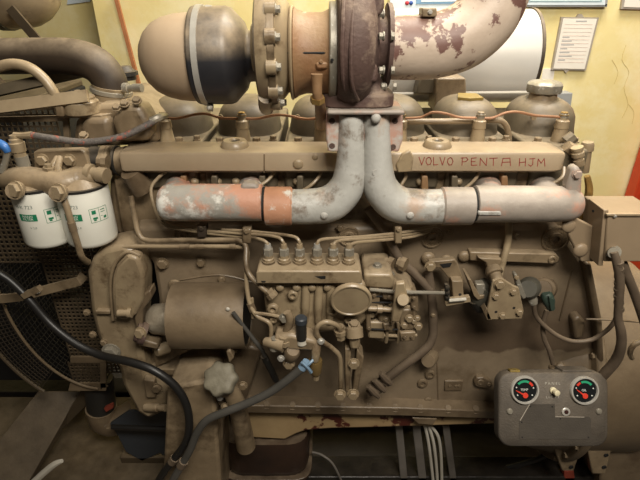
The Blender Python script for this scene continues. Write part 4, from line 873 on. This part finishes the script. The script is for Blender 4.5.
tp('fuel_line', [(564,167,.95),(563,176,.94),(556,182,.935),(544,186,.935),(538,190,.94)], 2, 'tan_clean', t, 8)

#==GAUGE PANEL==
GP = .80
FW = V((0, CP, -SP)); UPV = V((0, SP, CP)); RT = V((1,0,0))
g0 = P(552.5, 408.5, GP); gt = T(408.5, GP)
def G(px, py, d=0): return g0 + RT*(px-552.5)*gt - UPV*(py-408.5)*gt + FW*d
def gp(name, l, d0, d1, m, parent, bevel=.001, **k): b = MB(); b.prism([G(x,y,d0) for x, y in l], FW*(d1-d0)); return b.build(name, m, parent, bevel, **k)
t = thing('gauge_panel', 'dusty grey metal instrument panel with two round gauges at lower right', 'instrument panel', G(552, 446, .05))
def rrect(x0, y0, x1, y1, r, n=5):
    o = []
    for cx, cy, a in ((x1-r,y0+r,-90),(x1-r,y1-r,0),(x0+r,y1-r,90),(x0+r,y0+r,180)):
        for k in range(n+1): o.append((cx+r*math.cos(math.radians(a+90*k/n)), cy+r*math.sin(math.radians(a+90*k/n))))
    return o
b = MB(); rings = []
for d, ins in ((.0,1.6),(.002,.5),(.005,0),(.028,0)): rings.append([G(x,y,d) for x, y in rrect(498.5+ins,372.5+ins,608.5-ins,447-ins,13)])
b.loft(rings); case = b.build('case', 'panel_grey', t)
gp('rear_lid', rrect(500,373.5,607.5,446,13), .028, .034, 'panel_grey', t)
gp('top_hinge', [(511,370.5),(521,370.5),(521,373),(511,373)], .004, .02, 'yellow_tag', t); gp('top_rib', [(564,370.5),(592,370.5),(594,373),(563,373)], .004, .04, 'panel_grey', t)
def gauge(cx, cy, lab, word, a_r0, a_r1, a_g0, a_g1, na):
    gg = MB(); c = G(cx,cy,0); r = 14.2*gt
    gg.lathe(c, -FW, [(-.002,r),(.006,r),(.008,r*.96),(.008,r*.86),(.004,r*.83)], 40, caps=False); gz = gg.build('gauge_bezel', 'bezel', t, label=lab)
    d = MB(); d.lathe(c, -FW, [(0,r*.86),(.004,r*.86)], 40); d.build('dial', 'dial', gz)
    def arc(a0, a1, r0, r1, m, nm):
        q = [(cx+math.cos(math.radians(a))*rr, cy-math.sin(math.radians(a))*rr) for rr, rg in ((r0,range(0,11)),(r1,range(10,-1,-1))) for a in [a0+(a1-a0)*k/10 for k in rg]]
        gp(nm, q, -.0046, -.004, m, gz, 0)
    arc(a_g0, a_g1, 7.6, 9.8, 'dial_green', 'green_arc'); arc(a_r0, a_r1, 7.6, 9.8, 'dial_red', 'red_arc')
    hx, hy = cx+.3, cy+5.2; ca, sa = math.cos(math.radians(na)), -math.sin(math.radians(na))
    gp('needle', [(hx-sa*.9,hy+ca*.9),(hx+ca*10.5-sa*.3,hy+sa*10.5+ca*.3),(hx+ca*10.5+sa*.3,hy+sa*10.5-ca*.3),(hx+sa*.9,hy-ca*.9)], -.0056, -.005, 'dial_red', gz, 0)
    gp('needle_hub', circ(hx, hy, 2.7, 2.7, 18), -.007, -.0046, 'dial_red', gz, .0003)
    def word_(s, x, y, sz, nm, m='print_white', par=gz, d=-.0046):
        vs, fs = text_mesh(s, sz*gt); bb = MB(); bb.add([G(x,y,d)+RT*v.x+UPV*v.y for v in vs], fs); bb.build(nm, m, par, smooth=False)
    word_(word, cx-.5, cy-.3, 3.2, 'dial_word')
    for x, y in ((-8.3,-2.6),(8.6,-2.2),(-7.2,5),(7.4,5)): gp('dial_mark', circ(cx+x, cy+y, .7, .7, 6), -.0046, -.004, 'print_white', gz, 0)
    return word_
wd = gauge(524, 389.5, 'round temperature gauge with red needle', 'TEMP', 28, 58, 62, 138, 152)
gauge(583.5, 390, 'round oil pressure gauge with red needle', 'OIL', 118, 146, 40, 112, 143)
wd('P A N E L', 552.5, 383.5, 3.8, 'panel_word', 'print_dim', case, -.0006); wd('L I G H T', 552.5, 397.2, 3.4, 'panel_word', 'print_dim', case, -.0006)
b = MB(); b.lathe(G(552.5,390,0), -FW+RT*.12-UPV*.1, [(0,.0075),(.004,.0075),(.005,.0045),(.011,.0045),(.012,.0066),(.019,.0066),(.020,.005)], 20); b.build('light_switch', 'cream', t, label='cream push switch')
b = MB(); b.lathe(G(565.5,411.5,0), -FW, [(0,.0095),(.003,.0095),(.004,.008),(.004,.0058)], 24); o = b.build('lamp_bezel', 'bezel', t)
b = MB(); b.lathe(G(565.5,411.5,0), -FW, [(0,.0058),(.003,.0058),(.0055,.004),(.006,.001)], 18); b.build('lamp_lens', 'lens_dark', o)
for x in (509.5, 598.5):
    b = MB(); b.lathe(G(x,411,0), -FW, [(0,.0068),(.003,.0068),(.005,.005),(.0055,.002)], 18); b.build('screw', 'dull_steel', t)
pl = gp('blank_plate', [(519,421),(529,404),(530,404),(554.5,404),(555,416.5),(589,416.5),(591,419),(590,439),(520,439),(519,438)], -.0012, .001, 'panel_plate', t, .0003)
for x, y in ((530,406),(552,406.5),(521.5,422),(522,437),(588,437),(560,418.5)): 
    b = MB(); b.lathe(G(x,y,-.0012), -FW, [(0,.0016),(.001,.0012)], 10); b.build('rivet', 'dial', pl)
gp('plate_edge', [(519.5,420),(529,404),(529.6,404.4),(520.2,420.5)], -.0016, -.001, 'frame_grey', pl, 0); gp('plate_edge', [(555,416.2),(584,416.6),(584,417.2),(555,416.8)], -.0016, -.001, 'frame_grey', pl, 0)

#==OIL FILLER==
t = thing('oil_filler', 'grey star shaped filler knob on slanting tan oil filler tube', 'oil filler', P(247, 450, .86))
tp('tube', [(228,386,.83),(237,405,.84),(246,446,.87)], [7.5,9,9.6], 'tan', t, 20); 
k0 = P(221,379,.815); kn = V((-.12,-.62,.78)).normalized(); u_ = kn.orthogonal().normalized(); w_ = kn.cross(u_); b = MB(); n = 56; rings = []
for d, s_ in ((-.012,.75),(-.010,.96),(-.006,1),(.008,1),(.013,.95),(.016,.85),(.017,.5)):
    rings.append([k0+kn*d+(u_*math.cos(6.28318*j/n)+w_*math.sin(6.28318*j/n))*.037*s_*(1+.075*math.cos(7*6.28318*j/n)) for j in range(n)])
b.loft(rings); b.build('knob', 'knob', t)
lap('neck', P(224,388,.83), k0, [(0,.022),(1,.024)], 'tan_grime', t, 20); 
part('lug', [(226,352),(230,350),(234,358),(229,364)], .84, .86, 'tan', t, .003)
bolt(t, 220, 397, .82, 3, 'steel'); bolt(t, 226, 406, .835, 4, 'tan_clean')

#==HOSES AND CABLES==
t = thing('black_cable', 'long black rubber cable drooping from left edge across gear case to floor', 'cable', P(160, 480, .8))
tp('sheath', [(-15,266,.9),(8,279,.9),(28,298,.89),(50,323,.88),(75,343,.865),(100,355,.85),(130,362,.82),(155,371,.805),(176,387,.80),(187,407,.795),(189,430,.79),(183,447,.79),(170,464,.79),(157,484,.79),(150,510,.79)], 4.2, 'cable_black', t, 14)
strap('clip', [(24,295.5,.885),(40,288,.88)], .006, .0065, 'tan', t); tp('tape_band', [(175,458,.79),(172,462,.79)], 4.8, 'conduit', t, 12, smooth=False)
t = thing('grey_fuel_hose', 'shiny dark grey fuel hose from lift pump to floor with blue clip', 'hose', P(175, 480, .78))
tp('hose', [(306,364,.775),(296,373,.775),(272,391,.775),(250,402,.775),(225,412,.775),(207,420,.775),(197,433,.775),(190,450,.775),(180,468,.775),(170,486,.775),(160,512,.775)], 4.3, 'cable_grey', t, 14)
tp('tape_band', [(184,461,.775),(181,466,.775)], 4.9, 'conduit', t, 12, smooth=False)
lap('hose_clip', P(302,368,.775), P(307,362,.775), [(0,.0095),(1,.0095)], 'blue_clip', t, 16); tp('clip_ear', [(302,362,.765),(308,368,.765),(311,372,.77)], [2,1.5,2], 'blue_clip', t, 6)
tp('clip_ear', [(306,366,.765),(310,363,.765),(313,360,.77)], 1.4, 'blue_clip', t, 6)

#==BELOW THE ENGINE==
t = thing('lower_hose_joint', 'black rubber sleeve joining tan elbow pipe under the gear case', 'hose', P(110, 425, 1.07))
LY = 1.07
lap('sleeve', P(99,378,LY), P(101.5,409,LY), [(0,.038),(.1,.041),(.9,.041),(1,.038)], 'rubber', t, 28)
lap('band', P(101,407,LY), P(101.5,412,LY), [(0,.044),(1,.044)], 'tan_grime', t, 28)
tp('elbow', [(101.5,409,LY),(104,418,LY),(113,422,LY),(126,416,LY),(140,406,LY)], [14.5,14.5,13.5,12.5,11.5], 'tan_grime', t, 20)
part('red_tag', [(104,408.5),(112,404.5),(113,408),(106,412)], LY-.05, LY-.04, 'red_rag', t, 0)
small('hex', 'tan', 'bolt', P(109,427,LY-.03), (0,-1,-.3), .008, t)
t = thing('skid_frame', 'tan steel skid frame rail running along below radiator and engine', 'frame', P(40, 470, .95))
b = MB(); q = [P(37,391,1.12), P(78,391,1.12), P(52,455,.98), P(20,520,.85), P(-30,520,.85), P(0,450,.98)]
b = MB(); b.prism([P(38,391,1.1), P(80,391,1.1), P(58,430,1.04), P(18,500,.88), P(-50,500,.88)], (0,.02,-.02)); b.build('rail_plate', 'frame_tan', t, .003)
part('gusset', [(80,391),(100,392),(56,436),(58,428)], 1.07, 1.1, 'frame_tan', t, .003)
b = MB(); zf = .24; b.box((-.62, 1.02, .16), (-.2, 1.1, .225)); b.build('cross_beam', 'frame_tan', t, .004)
b = MB(); b.box((-1.6, 1.0, .04), (1.6, 1.08, .16)); b.build('long_beam', 'dirt_dark', t, .004)
b = MB(); b.box((-1.6, 1.36, .04), (1.6, 1.44, .16)); b.build('long_beam', 'dirt_dark', t, .004)
b = MB(); b.box((-1.3, .55, .14), (-.26, 1.3, .20)); b.build('drip_tray', 'frame_tan', t, .006)
tag(part('slate_sheet', [(110,424),(128,412),(168,410),(170,460),(160,453),(142,461),(126,452),(118,436)], 1.02, 1.03, 'slate', None, .001), 'dark slate coloured sheet under the gear case left of foot', 'sheet')
tag(tp('black_rod', [(112,427,.98),(168,429,.96)], 2.6, 'cable_black', None, 10, smooth=False), 'short black rod in front of dark sheet by the foot', 'rod')
tag(tp('white_strip', [(32,484,.85),(45,472,.85),(55,464,.85),(62,461,.85)], [3.5,3.5,3.2,2], 'white_wire', None, 8), 'curved white plastic strip lying at bottom left', 'strip')
for x0, x1, w_, lab in ((399,406,3.6,'leftmost grey flat conduit strip hanging below oil pan'), (416.5,425,4,'second grey flat conduit strip hanging below oil pan'), (446,456,3.4,'rightmost dark grey conduit strip hanging below oil pan')):
    o = part('conduit_strip', [(x0-w_,426),(x0+w_,426),(x1+w_,500),(x1-w_,500)], 1.0, 1.012, 'strip_grey', None, .002); tag(o, lab, 'conduit', 'conduit strips under the engine')
for l, lab in (([(424.5,424),(428,440),(431,462),(434,490)], 'leftmost of three white wires hanging below oil pan'), ([(428,425),(433,440),(436,462),(438,490)], 'middle of three white wires hanging below oil pan'), ([(430,425),(438,436),(441,455),(442,490)], 'rightmost of three white wires, bowed, hanging below oil pan')):
    tag(tp('white_wire', [(x,y,.985) for x, y in l], 1.6, 'white_wire', None, 8), lab, 'wire', 'white wires under the engine')
t = thing('wire_saddle', 'flaked tan saddle clamp gathering wires at pan edge', 'clamp', P(425, 424, .94)); part('plate', [(412,418),(437,419),(433,425),(418,424)], .925, .945, 'tan_grime', t, .002)
tag(tp('thin_wire', [(312,452,1.0),(322,455,1.0),(333,464,.99),(342,482,.98)], 1.1, 'strip_grey', None, 6), 'thin grey wire curling beside the dark sump', 'wire')
tag(tp('floor_cable', [(440,468,1.05),(470,470,1.05),(505,468,1.04),(535,460,1.03),(552,452,1.02)], 2.6, 'cable_black', None, 8), 'black cable lying under the engine left of gauge panel', 'cable')
tag(part('red_pipe_stub', [(564,471),(574,471),(578,500),(566,500)], 1.0, 1.03, 'red_rag', None, .003), 'rust red upright stub below the rear foot plates', 'pipe')
